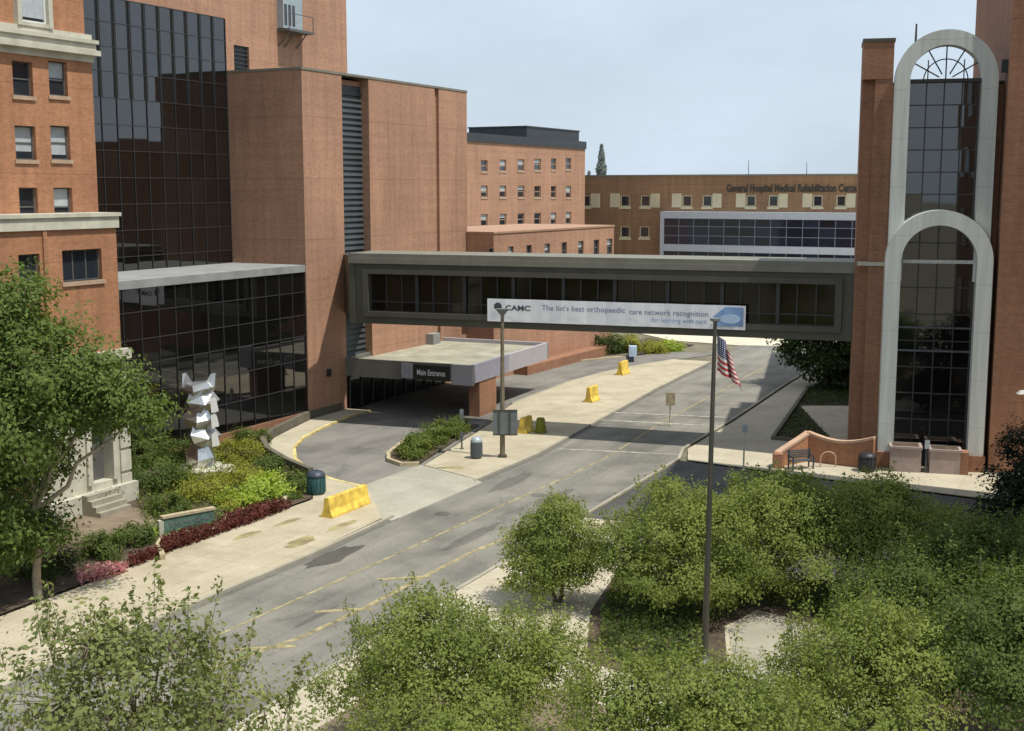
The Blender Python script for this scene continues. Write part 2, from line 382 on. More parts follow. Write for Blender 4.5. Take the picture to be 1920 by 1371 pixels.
# ------------------------------------------------------------------ foliage
def leaf_mesh(name, C, size, mat, out=None, up=.5, aspect=.55, parent=None):
    n = len(C); nr = RNG.normal(size=(n, 3)); nr[:, 2] = np.abs(nr[:, 2])*.6+up
    if out is not None: nr += out*1.5
    nr /= np.linalg.norm(nr, axis=1)[:, None]
    t = np.cross(nr, RNG.normal(size=(n, 3))); t /= np.linalg.norm(t, axis=1)[:, None]; b = np.cross(nr, t)
    s = size*RNG.uniform(.6, 1.35, n)[:, None]
    vs = np.stack([C-t*s*.5, C-b*s*aspect*.5+nr*s*.06, C+t*s*.5, C+b*s*aspect*.5+nr*s*.06], 1).reshape(-1, 3).astype(np.float32)
    me = bpy.data.meshes.new(name); me.vertices.add(4*n); me.loops.add(4*n); me.polygons.add(n)
    me.vertices.foreach_set('co', vs.ravel()); me.loops.foreach_set('vertex_index', np.arange(4*n, dtype=np.int32))
    me.polygons.foreach_set('loop_start', np.arange(0, 4*n, 4, dtype=np.int32)); me.polygons.foreach_set('loop_total', np.full(n, 4, np.int32))
    me.update(calc_edges=True); me.materials.append(M[mat])
    return link(bpy.data.objects.new(name, me), parent)
def clump_points(blobs, nclump, nleaf, cr, shell=.5, flat=.7):
    """leaf clumps spread through ellipsoids (x, y, z, rx, rz); returns leaf centres, outward vectors, clump centres"""
    w = np.array([b[3]**2*b[4] for b in blobs])**.8; w /= w.sum(); P = []; O = []; CC = []
    for b, k in zip(blobs, np.maximum(1, (w*nclump).round().astype(int))):
        dv = RNG.normal(size=(k, 3)); dv /= np.linalg.norm(dv, axis=1)[:, None]
        r = RNG.uniform(shell**3, 1, k)**(1/3.)*RNG.uniform(.86, 1.1, k)
        c = np.array(b[:3]) + dv*r[:, None]*np.array([b[3], b[3], b[4]]); c[:, 2] = np.maximum(c[:, 2], .05)
        CC.append(c); m = max(1, nleaf//nclump)
        q = np.repeat(c, m, 0); jr = cr*RNG.uniform(.55, 1.3, k)
        q = q + RNG.normal(size=q.shape)*np.repeat(jr, m)[:, None]*np.array([1, 1, flat])*.55
        P.append(q); O.append(np.repeat(dv, m, 0))
    P = np.concatenate(P); P[:, 2] = np.maximum(P[:, 2], .03)
    return P, np.concatenate(O), np.concatenate(CC)
def limb(mb, p0, p1, r0, r1, bend=.12, n=4):
    p0, p1 = Vector(p0), Vector(p1); L_ = (p1-p0).length; q = p0; r = r0
    for k in range(1, n+1):
        u = k/n; e = p0.lerp(p1, u)
        if k < n: e += Vector((random.uniform(-1, 1), random.uniform(-1, 1), random.uniform(-.3, .6)))*bend*L_*.4
        rr = r0+(r1-r0)*u; mb.tube(q, e, r, rr, 7, k == n); q = e; r = rr
def tree(name, label, cat, base, blobs, nclump, nleaf, cr, lsize, lmat, fork, tr=.14, bark='bark', group=None, shell=.45, twigs=60, stems=1, up=.5, shoots=0, sl=.8):
    """blobs in metres relative to the base; a tapered trunk to the fork, limbs to the blobs, twigs out to the clumps"""
    T = thing(name, label, cat, (base[0], base[1], 0), group)
    ab = [(base[0]+b[0], base[1]+b[1], b[2], b[3], b[4]) for b in blobs]
    P, O, CC = clump_points(ab, nclump, nleaf, cr, shell)
    sticks = []
    if shoots:
        hi = CC[CC[:, 2] > np.percentile(CC[:, 2], 45)]; EP, EO = [], []
        for c in hi[RNG.integers(0, len(hi), shoots)]:
            o_ = np.array([c[0]-base[0], c[1]-base[1], 0])*.16+RNG.normal(size=3)*.12; ln = sl*RNG.uniform(.4, 1.15); o_[2] = 1; o_ *= ln
            k = int(30*ln)+6; u_ = RNG.uniform(0, 1, k)[:, None]; EP.append(c+u_*o_+RNG.normal(size=(k, 3))*(.11*(1.05-u_)+.02)); EO.append(RNG.normal(size=(k, 3))*.5); sticks.append((c, c+o_))
        P = np.concatenate([P]+EP); O = np.concatenate([O]+EO)
    leaf_mesh('crown', P, lsize, lmat, O, up, parent=T)
    m = MB(); top = (base[0], base[1], fork)
    for k in range(stems):
        a = 2*math.pi*k/max(stems, 1)+.6; off = .0 if stems == 1 else tr*1.2
        limb(m, (base[0]+off*math.cos(a), base[1]+off*math.sin(a), 0), (base[0]+off*2.2*math.cos(a), base[1]+off*2.2*math.sin(a), fork), tr*1.15, tr*.75, .07, 4)
    m.tube((base[0], base[1], 0), (base[0], base[1], .22), tr*1.5, tr*1.05, 9)
    for b in ab: limb(m, top, (b[0], b[1], b[2]), tr*.6, tr*.18, .14, 4)
    m2 = MB()
    for c in CC[RNG.permutation(len(CC))[:twigs]]:
        b = min(ab, key=lambda b: (b[0]-c[0])**2+(b[1]-c[1])**2+(b[2]-c[2])**2)
        m2.tube((b[0], b[1], b[2]-.1), tuple(c), tr*.13, tr*.05, 4, False)
    for a, b in sticks: m2.tube(tuple(a-np.array((0, 0, .25))), tuple(b), tr*.1, tr*.03, 4, False)
    m.build('trunk', bark, T, True); m2.build('twigs', bark, T)['kind'] = 'stuff'
    return T
def shrub(label, px, py, r, h, lmat, n=1100, ls=.13, group=None, name='shrub', cat='shrub', z=0.0):
    n = int(n*1.5); ls *= .86
    x, y = G(px, py, z)
    k = max(8, int(14*r)); P, O, CC = clump_points([(x, y, z+h*.45, r, h*.55)], k*2, n, r*.33, .55, .8)
    o = leaf_mesh(name, P - np.array([x, y, z]), ls, lmat, O, .5); o.location = (x, y, z)
    m = MB()
    for c in CC[:10]: m.tube((0, 0, 0), (c[0]-x, c[1]-y, max(.05, c[2]-z)), .025, .01, 5, False)
    st = m.build('stem', 'bark'); st.parent = o
    return tag(o, label, cat, group)
def scatter_poly(poly, n, h):
    a = np.array(poly); lo, hi = a.min(0), a.max(0); out = []
    while len(out) < n:
        p = RNG.uniform(lo, hi, (4*n, 2)); ins = np.zeros(len(p), bool); j = len(a)-1
        for i in range(len(a)):
            c = ((a[i, 1] > p[:, 1]) != (a[j, 1] > p[:, 1])) & (p[:, 0] < (a[j, 0]-a[i, 0])*(p[:, 1]-a[i, 1])/(a[j, 1]-a[i, 1]+1e-9)+a[i, 0]); ins ^= c; j = i
        out += list(p[ins])
    q = np.array(out[:n]); return np.c_[q, RNG.uniform(.02, h, n)]

# ================================================================== GROUND
K = [(-32, -2), (-26, 10), (-16.4, 30), (-10.4, 41.9), (-7.9, 46.6), (-5.2, 52.5), (-1.9, 59.1), (1.2, 65.1), (4.9, 74.4), (10.2, 87.6), (16.1, 101.2), (20.4, 112)]       # left kerb of the street
R = [(-18, -2), (-14, 10), (-7.6, 30), (-2.3, 41.5), (3.0, 52.2), (8.75, 63.9), (9.35, 66.6), (13.5, 75.2), (20.2, 90.2), (25.6, 101.4), (30.2, 111)]   # right kerb
def sheet(name, poly, z, mat): return struct(name, MB().prism(poly, z-.03, z), mat)
S = 1500
struct('ground', MB().quad((-S, -S, 0), (S, -S, 0), (S, S, 0), (-S, S, 0)), 'earth')
sheet('road', K + [(40, 175), (60, 175)] + R[::-1], .035, 'asphalt')
# driveway loop of the drop-off
OUT = [(-5.5, 52.5), (-6.8, 57.7), (-8.6, 59.3), (-10.1, 61.4), (-11.2, 64.0), (-11.75, 66.8), (-11.7, 69.6), (-10.9, 73.3), (-9.9, 76.4), (-8.9, 78.4)]
DRV = OUT + [(-9.6, 80.5), (-3.0, 93.6), (1.7, 98.3), (5.2, 101.5), (9.4, 104.3), (13.5, 108), (18.4, 107)]
INN = [(13.2, 102.5), (9.3, 98.3), (6.4, 94.4), (3.9, 90.1), (-.1, 81.0), (-1.2, 77.0), (-1.6, 73.8), (-4.6, 62.4), (-1.85, 59.1)]
sheet('driveway', DRV + INN, .05, 'asphalt_drive')
ap_ = [(-5.62, 52.0), (-6.86, 57.8), (-4.5, 62.3), (-1.8, 59.3)]; lip = [(-1.42, 58.95), (-5.1, 51.9)]
struct('driveway_apron', MB().quad(*[(*p, .132) for p in ap_]).quad((*ap_[0], .132), (*ap_[3], .132), (*lip[0], .036), (*lip[1], .036)).quad((*ap_[1], .132), (*ap_[2], .132), (-4.75, 62.75, .052), (-7.2, 58.1, .052)), 'apron')
# raised walks
KW = .14
W1 = [(-32, -2), (-26, 10), (-16.4, 30), (-10.4, 41.9), (-7.9, 46.6), (-5.55, 52.0), (-6.8, 57.5), (-8.7, 59.2), (-9.6, 59.6), (-9.0, 55.2), (-10.2, 53.0), (-13.1, 47.4), (-14.2, 44.8), (-19, 35), (-30, 10), (-37, -2)]
sheet('pavement', [(p[0], p[1]) for p in W1], KW, 'walk')
BACK = [(-9.6, 59.6), (-11.2, 61.9), (-12.6, 64.5), (-13.4, 67.0), (-13.4, 69.5), (-12.7, 73.0), (-12.2, 75.3), (-10.5, 78.9)]
sheet('pavement_by_entrance', OUT[1:] + BACK[::-1], KW+.004, 'walk_pale')
INW = [(-4.45, 62.35), (-1.75, 59.3)] + K[7:11] + [(13.2, 102.5), (9.4, 98.2), (6.5, 94.3), (4.0, 90.0), (.1, 81.0), (-.9, 77.0), (-1.3, 73.6)]
sheet('pavement_island', INW, KW, 'walk')
PLZ = R[4:6] + [(9.45, 66.5), (13.6, 75.1), (20.3, 90.1), (24, 98), (29, 98), (40, 80), (40, 50), (24, 53.6), (19.5, 56.6)]
sheet('plaza', [(9.1, 63.6), (9.5, 66.4), (13.65, 75.0), (20.35, 90), (25.6, 101), (32, 98), (40, 80), (40, 49.5), (21.5, 55.4), (15.5, 59.2)], KW, 'walk_pale')
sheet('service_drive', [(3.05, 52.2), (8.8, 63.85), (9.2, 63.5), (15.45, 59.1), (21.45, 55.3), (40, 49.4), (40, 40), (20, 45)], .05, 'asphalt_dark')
sheet('pavement_by_garden', [(-7.55, 30), (-2.25, 41.5), (3.0, 52.1), (19.9, 45), (40, 40), (40, 0), (-12, 0), (-13.9, 10)], KW, 'walk_pale')
sheet('far_road', [(20.4, 112.5), (30.2, 111.2), (75, 92), (85, 120), (60, 175), (40, 175), (10, 128), (15, 116)], .06, 'far_concrete')
sheet('mulch_bed', [(-9.5, 59.4), (-9.1, 55.4), (-10.3, 53.2), (-13.2, 47.6), (-14.3, 45.0), (-19.2, 35), (-34, 34), (-34, 80), (-14, 78), (-12.3, 74.8), (-12.8, 72.8), (-13.5, 69.4), (-13.5, 67.0), (-12.7, 64.4), (-11.3, 61.8)], .16, 'mulch')
sheet('brown_path', [(-17.9, 54.2), (-15.9, 53.2), (-14.6, 50.6), (-17.2, 48.2), (-22, 48.0), (-22, 53.2)], .18, 'path_brown')
# bed beside the far end of the driveway
sheet('far_bed', [(10.2, 105.2), (13.4, 108.4), (16.5, 112.5), (13, 118), (9.5, 112)], .13, 'mulch')
# kerbs
def ribbon(name, pts, w, z0, z1, mat, side=1):
    m = MB(); off = []
    for i, p in enumerate(pts):
        a = Vector(pts[max(i-1, 0)]); b = Vector(pts[min(i+1, len(pts)-1)]); d = (b-a).normalized()
        off.append((p[0]+d.y*w*side, p[1]-d.x*w*side))
    for i in range(len(pts)-1):
        a, b, c, e = pts[i], pts[i+1], off[i+1], off[i]
        if side < 0: a, b, c, e = e, c, b, a
        m.hexa([(*q, z0) for q in (e, c, b, a)] + [(*q, z1) for q in (e, c, b, a)])
    return struct(name, m, mat)
ribbon('kerb', K[1:6], .16, 0, KW+.006, 'kerb'); ribbon('kerb', K[6:11], .16, 0, KW+.006, 'kerb')
ribbon('kerb', R[4:], .16, 0, KW+.006, 'kerb', -1); ribbon('kerb', R[1:5], .16, 0, KW+.006, 'kerb', -1)
ribbon('yellow_kerb', OUT[1:], .18, 0, KW+.012, 'kerb_yellow', -1)
ribbon('kerb', DRV[11:15], .3, 0, KW+.01, 'edging', -1)
ribbon('kerb', INN[0:5], .16, 0, KW+.01, 'kerb', -1)
# painted lines
def stripe(pts, w, mat, z=.043): ribbon('road_marking', pts, w, z-.012, z, mat)
stripe([(-16.5, 24), (-12.2, 32.5), (-9.1, 38.6), (-6.6, 43.2), (-4.3, 47.4), (-1.1, 53.4), (1.9, 58.9), (4.9, 64.6), (8.9, 74.4), (12.4, 82), (18.0, 94.2), (21.6, 102)], .11, 'yellow_line')
stripe([(-9.2, 35.0), (-6.7, 38.0), (-5.2, 40.5), (-3.4, 44.0), (-1.6, 47.4), (.6, 50.6)], .2, 'yellow_line')
for (x, y) in ((-8.6, 36.9), (-6.6, 40.4), (-4.9, 43.9)): stripe([(x, y), (x+1.9, y+.35)], .22, 'yellow_line', .047)
stripe([(5.4, 75.6), (12.9, 73.4)], .3, 'white_line', .05); stripe([(6.2, 78.2), (14.2, 76.2)], .3, 'white_line', .05)
stripe([(2.6, 66.9), (9.0, 65.4)], .22, 'white_line', .05)
# tar patches and stains with a shape of their own
def blob(name, px, py, rx, ry, z, mat, rot=0.0, n=18):
    x, y = G(px, py); c, s = math.cos(rot), math.sin(rot); pts = []
    for k in range(n):
        a = 2*math.pi*k/n; q = random.uniform(.72, 1.15); u, v = rx*q*math.cos(a), ry*q*math.sin(a); pts.append((x+u*c-v*s, y+u*s+v*c))
    struct(name, MB().quad(*[(p[0], p[1], z) for p in pts]), mat)
RU = math.atan2(U.y, U.x)
blob('tar_patch', 622, 1046, 1.9, .62, .0392, 'patch', RU); blob('tar_patch', 960, 905, 2.4, .5, .0392, 'tar_worn', RU); blob('tar_patch', 1040, 935, 2.0, .4, .0392, 'tar_worn', RU)
blob('tar_patch', 890, 1005, 2.6, .32, .0392, 'tar_worn', RU); blob('tar_patch', 590, 1160, 1.4, .14, .0393, 'tar_worn', RU)
blob('tar_patch', 760, 862, .55, .5, .0545, 'tar_worn', 0)

M['stain'] = plain('stain', (.30, .255, .125), .9, var=.3, scale=1.5)
blob('pavement_stain', 566, 1022, .95, .42, KW+.0035, 'stain', RU); blob('pavement_stain', 462, 1010, .8, .3, KW+.0035, 'stain', RU); blob('pavement_stain', 640, 992, 1.1, .25, KW+.0035, 'stain', RU)
blob('pavement_stain', 850, 882, .8, .28, KW+.0035, 'stain', 0); blob('pavement_stain', 540, 985, .9, .2, KW+.0035, 'stain', RU)
ribbon('gutter_strip', K[2:6], .42, .03, .0395, 'tar_worn', 1); ribbon('gutter_strip', K[6:11], .42, .03, .0395, 'tar_worn', 1)  # darker strip along the foot of the left kerb
for px, py in ((1010, 930), (830, 965), (1175, 830)):
    x, y = G(px, py); struct('manhole_cover', MB().lathe(x, y, [(.36, .03), (.36, .042), (.33, .046), (.01, .046)], 20), 'tar_worn')
x, y = G(735, 968); struct('storm_drain', MB().box(Fr((x-.2, y-.6), U), 0, 1.1, -.5, -.12, .03, .05), 'pole_dark')
# ================================================================== OLD BRICK BUILDING (left)
ob_ = thing('brick_building', 'old orange brick building with stone cornice and stone base behind the leafy street tree', 'building', (-18.0, 55.5, 0))
W0 = Fr((-17.35, 55.2), U)                       # wing front
tw = lambda px, py: W0.tz(px, py)
B0 = Fr(Vector((-17.35, 55.2)) - V*1.2, U)       # main front, set back
tb = lambda px, py: B0.tz(px, py)
te, _ = tb(178, 250)
zc = 19.75
holes = []; wins = []
rows = [((20, 60), (88, 125), 113, 178, (.0, .55)), ((25, 66), (92, 130), 235, 299, (.75, .85)), ((33, 70), (98, 135), 352, 425, (.0, .5))]
for (a0, a1), (b0, b1), y0, y1, bl in rows:
    for (p0, p1), q in (((a0, a1), bl[0]), ((b0, b1), bl[1])):
        t0, zt = tb(p0+2, y0); t1, zt2 = tb(p1, y0+4); _, zb = tb(p0, y1); holes.append((t0, t1, zb, zt)); wins.append((t0, t1, zb, zt, q))
for k in range(2):                                # two more columns out of the frame to the left
    for h in list(holes[0:6:2]): holes.append((h[0]-2.5*(k+1), h[1]-2.5*(k+1), h[2], h[3])); wins.append((*holes[-1], .4))
m = MB().wall(B0, -24, te, 0, zc, holes, 0, .28)
m.box(B0, -24, te, -11, -.9, 0, zc)
m.quad(B0.w(te, 0, 0), B0.w(te, -.9, 0), B0.w(te, -.9, zc), B0.w(te, 0, zc))
m.box(B0, -24, te-.18, -11, -.15, zc+.9, 27)
m.box(B0, -24, te-.02, -10.9, -.1, zc-.1, zc+.1)
walls = m.build('wall', 'brick_orange', ob_)
c = MB().box(B0, -24, te+.22, -11, .35, zc, zc+.22).box(B0, -24, te+.1, -11, .2, zc+.22, zc+.5).box(B0, -24, te+.18, -11, .3, zc+.5, zc+.66).box(B0, -24, te+.02, -11, .05, zc+.66, zc+.9)
c.box(B0, -24, te+.06, -11, .07, zc-.28, zc)
c.build('cornice', 'stone', ob_)
for h in wins: 
    w = window(ob_, B0, h[0], h[1], h[2], h[3], -.26, 'frame_dark', blind=h[4])
    MB().box(B0, h[0]-.08, h[1]+.08, -.2, .07, h[2]-.16, h[2]).build('sill', 'lintel', w)
t0, _ = tb(38, 30); t1, _ = tb(88, 30)
m = MB().box(B0, t0-.22, t0, -.3, .12, zc+.9, 24.4).box(B0, t1, t1+.22, -.3, .12, zc+.9, 24.4).box(B0, t0, t1, -.3, .1, zc+.9, zc+1.05).box(B0, t0-.22, t1+.22, -.3, .14, 24.4, 24.7)
w = window(ob_, B0, t0, t1, zc+1.05, 24.4, -.14, 'white_paint', blind=.94, fw=.09); m.build('stone_surround', 'stone', w)
# projecting lower wing
zw = 12.35; twe = 0.0; holes = []; wins = []
for p0, p1, y0, y1, nv, bl in ((34, 74, 478, 545, 0, 0), (116, 190, 470, 530, 2, 0), ):
    t0, zt = tw(p0, y0); t1, _ = tw(p1, y0); _, zb = tw(p0, y1); holes.append((t0, t1, zb, zt)); wins.append((t0, t1, zb, zt, nv))
zs_ = tw(225, 655)[1]
m = MB().wall(W0, -20, twe, zs_, zw, holes, 0, .28); m.box(W0, -20, twe, -5, -.6, 0, zw); m.quad(W0.w(twe, 0, zs_), W0.w(twe, -.6, zs_), W0.w(twe, -.6, zw), W0.w(twe, 0, zw))
tq = tw(82, 450)[0]; m.box(W0, tq-.1, tq+.1, 0, .09, zs_, zw)
m.build('wing_wall', 'brick_orange', ob_)
MB().box(W0, -20, twe+.08, -5, .12, zw, zw+.5).box(W0, -20, twe+.16, -5, .2, zw+.5, zw+.66).build('wing_cornice', 'stone', ob_)
for t0, t1, zb, zt, nv in wins:
    w = window(ob_, W0, t0, t1, zb, zt, -.26, 'frame_dark', nv=nv, rail=nv == 0)
    MB().box(W0, t0-.1, t1+.1, -.2, .08, zb-.18, zb).build('sill', 'lintel', w)
# stone base with an arched doorway
td, zd = tw(187, 880); hw = .62
m = MB().wall(W0, -20, .12, 0, zs_, [(td-hw, td+hw, 1.3, 4.4), (td-4.2-hw, td-4.2+hw, 1.3, 4.4)], .12, .5)
m.quad(W0.w(.12, .12, 0), W0.w(.12, -.6, 0), W0.w(.12, -.6, zs_), W0.w(.12, .12, zs_)).quad(W0.w(-20, .12, zs_), W0.w(.12, .12, zs_), W0.w(.12, -.6, zs_), W0.w(-20, -.6, zs_))
m.box(W0, -20, .28, .1, .34, zs_-.4, zs_+.05).box(W0, -20, .2, .12, .2, 2.9-.1+1.9, 2.9+2.1)
for k in range(4): m.box(W0, .12-.62, .12-.05+.06, .1, .2, .5+k*1.05, .5+k*1.05+.9)
m.box(W0, -20, .3, .1, .4, 0, 1.0)
m.arch(W0, td, hw+.28, hw, 1.3, 3.7, .1, .24, 16)
m.build('stone_base', 'stone', ob_)
dr = MB().box(W0, td-hw, td+hw, -.45, -.38, 1.3, 3.5).build('door', 'frame_dark', ob_)
MB().quad(W0.w(td-hw, -.37, 3.5), W0.w(td+hw, -.37, 3.5), W0.w(td+hw, -.37, 4.4), W0.w(td-hw, -.37, 4.4)).build('pane', 'glass_window', dr)
st = MB()
for k in range(4): st.box(W0, td-1.5, td+.3, .4, .4+1.05-.24*k, .16+.22*k, .16+.22*(k+1))
st.build('steps', 'kerb', ob_)

# ================================================================== HOSPITAL: glass tower, atrium, brick blocks
PP = Fr((-12.37, 75.3), U)                       # pier / street front plane
tp = lambda px, py, d=0.0: PP.tz(px, py, d)
SB = -5.55                                       # the glass wall stands this far back
gl = thing('glass_building', 'dark bronze glass curtain wall building with a low glass atrium in front', 'building', (-20, 68, 0))
tl, _ = tp(150, 5, SB); tr_, _ = tp(421, 45, SB); zt = 24.2
ts = lin(tl, tr_, 10); zs = [9.0, 10.3, 11.75, 13.2, 14.65, 16.1, 17.5, 18.9, 20.3, 21.6, 22.9, zt]
curtain(gl, PP, ts, zs, SB, 'glass_dark', 'mullion', .042)
m = MB()
for t in ts[:-1]: m.box(PP, t-.15, t+.15, SB-.02, SB+.012, 18.9, zt)
m.build('dark_spandrel', 'spandrel', gl)
MB().box(PP, tl, tr_, SB-8, SB-.05, 0, zt).build('core', 'dark_band', gl)
tA, _ = tp(195, 525); zA = 9.52
ts = lin(tA, -.02, 13); zs = [.6, 2.2, 3.8, 5.25, 6.5, 7.9, 9.1]
curtain(gl, PP, ts, zs, -.12, 'glass_dark', 'mullion', .042)
MB().box(PP, tA, -.02, SB+.05, -.02, 9.1, zA).build('atrium_roof', 'roof_grey', gl)
MB().box(PP, tA, -.02, -.5, .02, 0, .6).build('atrium_base', 'brick_red', gl)
MB().box(PP, tA, -.02, SB+.05, -.2, 0, 9.05).build('atrium_core', 'dark_band', gl)

hb = thing('hospital_block', 'tan brick block with windowless pier and grey louvre strip beside the glass wall', 'building', (-12, 77, 0))
ZP = 21.0
tF = tp(875, 172)[0]; tR0 = tp(643, 300)[0]; tR1 = tp(693, 300)[0]; tJ = tp(815, 165)[0]
m = MB().box(PP, 0, tR0, -9, 0, 0, ZP).build('pier', 'brick_tan', hb)
m = MB().box(PP, tR1, tJ, -9, 0, 0, ZP).box(PP, tJ+.55, tF, -9, .0, 0, ZP).box(PP, tJ, tJ+.55, -9, -.22, 0, ZP-.01)
m.box(PP, tR0, tR1, -9, -.6, ZP-.5, ZP-.2)
m.build('wall', 'brick_tan', hb)
MB().box(PP, -.05, tF+.05, -9, .04, ZP, ZP+.14).build('parapet_cap', 'bronze_light', hb)
m = MB().box(PP, tR0, tR1, -9, -.62, 0, ZP-.5)
for k in range(int((ZP-.6)/.36)): m.quad(PP.w(tR0, -.5, .1+.36*k), PP.w(tR1, -.5, .1+.36*k), PP.w(tR1, -.61, .36+.36*k), PP.w(tR0, -.61, .36+.36*k))
m.build('louver', 'louver', hb)
# wall-mounted lights on the pier
b1 = MB().box(PP, 1.9, 2.15, 0, .2, 2.5, 2.95).build('wall_light', 'black_plastic', hb)
# the tall block behind
tk = thing('tall_brick_block', 'tallest tan brick block rising behind the glass wall, with one dark louvre', 'building', (-14, 84, 0))
tRt, _ = tp(650, 60, SB); tE = tr_+.02
ztk = 27.35; la, zl1 = tp(438, 84, SB); lb, zl0 = tp(468, 133, SB)
m = MB().wall(PP, tE, tRt, ZP-.5, ztk, [(la, lb, ZP+.1, zl1)], SB, .2)
m.box(PP, tE, tRt, SB-14, SB-.4, 0, ztk); m.box(PP, tl, tE, SB-14, SB, zt+.02, ztk+2).box(PP, tl, tE, SB-14, SB-8.05, 0, zt)
m.quad(PP.w(tRt, SB, 0), PP.w(tRt, SB-.4, 0), PP.w(tRt, SB-.4, ztk), PP.w(tRt, SB, ztk)).quad(PP.w(tE, SB, ztk), PP.w(tRt, SB, ztk), PP.w(tRt, SB-.4, ztk), PP.w(tE, SB-.4, ztk))
m.build('wall', 'brick_tan', tk)
m = MB(); m.quad(PP.w(la, SB-.19, ZP+.1), PP.w(lb, SB-.19, ZP+.1), PP.w(lb, SB-.19, zl1), PP.w(la, SB-.19, zl1))
for k in range(7): m.box(PP, la, lb, SB-.18, SB-.06, ZP+.15+k*.26, ZP+.19+k*.26)
m.build('louver', 'louver', tk)
MB().box(PP, tE, tRt+.1, SB-14, SB+.06, ztk, ztk+.16).build('parapet_cap', 'bronze_light', tk)
va, z0 = tp(520, 62, SB); vb, _ = tp(556, 62, SB); vc, _ = tp(566, 62, SB); zv1 = tp(520, 20, SB)[1]
vt = MB().box(PP, va, vb, SB, SB+.5, z0+.3, ztk-.6).build('vent_cabinet', 'bin_pale', tk)
m = MB()
for k in range(3): m.box(PP, va+.12+.42*k, va+.38+.42*k, SB+.5, SB+.52, z0+.5, zv1+.4)
m.build('grille', 'louver', vt)
m = MB().box(PP, va-.05, vc, SB, SB+1.0, z0+.1, z0+.26)
for t in (va+.1, va+.75, vb-.1): m.tube(PP.w(t, SB+.9, z0+.1), PP.w(t, SB, z0-.8), .05, .05, 6)
for t in (va, vc-.05): m.tube(PP.w(t, SB+.95, z0+.26), PP.w(t, SB+.95, z0+1.2), .03, .03, 5)
m.tube(PP.w(va, SB+.95, z0+1.2), PP.w(vc-.05, SB+.95, z0+1.2), .03, .03, 5)
m.build('service_platform', 'frame_dark', tk)

# four-storey wing further along
Q4 = Fr((-4.8, 140), (14.54, 27)); q4 = lambda px, py, d=0: Q4.tz(px, py, d)
f4 = thing('brick_building', 'four storey pinkish tan brick building with small windows and a dark metal roof band', 'building', (2, 150, 0))
tE4, _ = q4(1097, 300); z4 = 19.25
holes = []
for (y0l, y0r, hh) in ((300, 296, 22), (348, 349, 22), (402, 398, 22)):
    for k, px in enumerate((908, 943, 977, 1008, 1038, 1066)):
        y0 = y0l+(y0r-y0l)*k/5.; w_ = 6.2 if k < 4 else 5.0
        t0, zt_ = q4(px-w_, y0); t1, _ = q4(px+w_, y0); _, zb = q4(px, y0+hh); holes.append((t0, t1, zb, zt_))
m = MB().wall(Q4, -4, tE4, 0, z4, holes, 0, .2); m.box(Q4, -4, tE4, -14, -.5, 0, z4)
m.quad(Q4.w(tE4, 0, 0), Q4.w(tE4, -.5, 0), Q4.w(tE4, -.5, z4), Q4.w(tE4, 0, z4)).build('wall', 'brick_tan', f4)
for i, h in enumerate(holes):
    w = window(f4, Q4, *h, -.19, 'cap_tan', 'glass_window', .10, True, blind=(.0, .35, .6, 0, .45)[i*7 % 5])
    MB().box(Q4, h[0]-.1, h[1]+.1, -.1, .06, h[2]-.2, h[2]).build('sill', 'lintel', w)
MB().box(Q4, -4, tE4+.1, -14, .15, z4, z4+.95).build('roof_band', 'dark_band', f4)
tx, _ = q4(1000, 260)
MB().box(Q4, tx, tE4, -9, -.9, z4+.95, z4+2.25).box(Q4, tx-.15, tE4+.1, -9.1, -.8, z4+2.25, z4+2.4).build('rooftop_plant_room', 'dark_band', f4)
MB().box(Q4, tp(905, 430)[0]*0+q4(905, 432)[0], q4(1085, 430)[0], 0, .1, q4(905, 432)[1]-.25, q4(905, 432)[1]).build('belt_course', 'lintel', f4)

# low wing with a row of small windows above the skybridge
W2 = Fr((-1.35, 91.9), (.4935, .8698)); w2 = lambda px, py, d=0: W2.tz(px, py, d)
lw = thing('brick_building', 'low tan brick wing with a row of small windows just above the skybridge roof', 'building', (3, 100, 0))
tE2, _ = w2(1151, 450); z2 = w2(1120, 427)[1]
holes = []
for px in (921, 958, 992, 1026, 1058, 1089, 1118, 1143):
    t0, _ = w2(px-5, 470); t1, _ = w2(px+5, 470); zt_ = w2(1089, 452)[1]; holes.append((t0, t1, zt_-1.35, zt_))
m = MB().wall(W2, 0, tE2, 0, z2, holes, 0, .2); m.box(W2, 0, tE2, -9, -.5, 0, z2)
for e in (0, tE2): m.quad(W2.w(e, 0, 0), W2.w(e, -.5, 0), W2.w(e, -.5, z2), W2.w(e, 0, z2))
m.build('wall', 'brick_tan', lw)
for i, h in enumerate(holes): window(lw, W2, *h, -.19, 'frame_dark', 'glass_window', .09, True, blind=(0, .4)[i % 2])
MB().box(W2, -.05, tE2+.05, -9, .06, z2, z2+.14).build('parapet_cap', 'cap_tan', lw)
MB().box(W2, 3.0, tE2-.2, .02, 1.2, 0, .75).build('planter_wall', 'brick_red', lw)

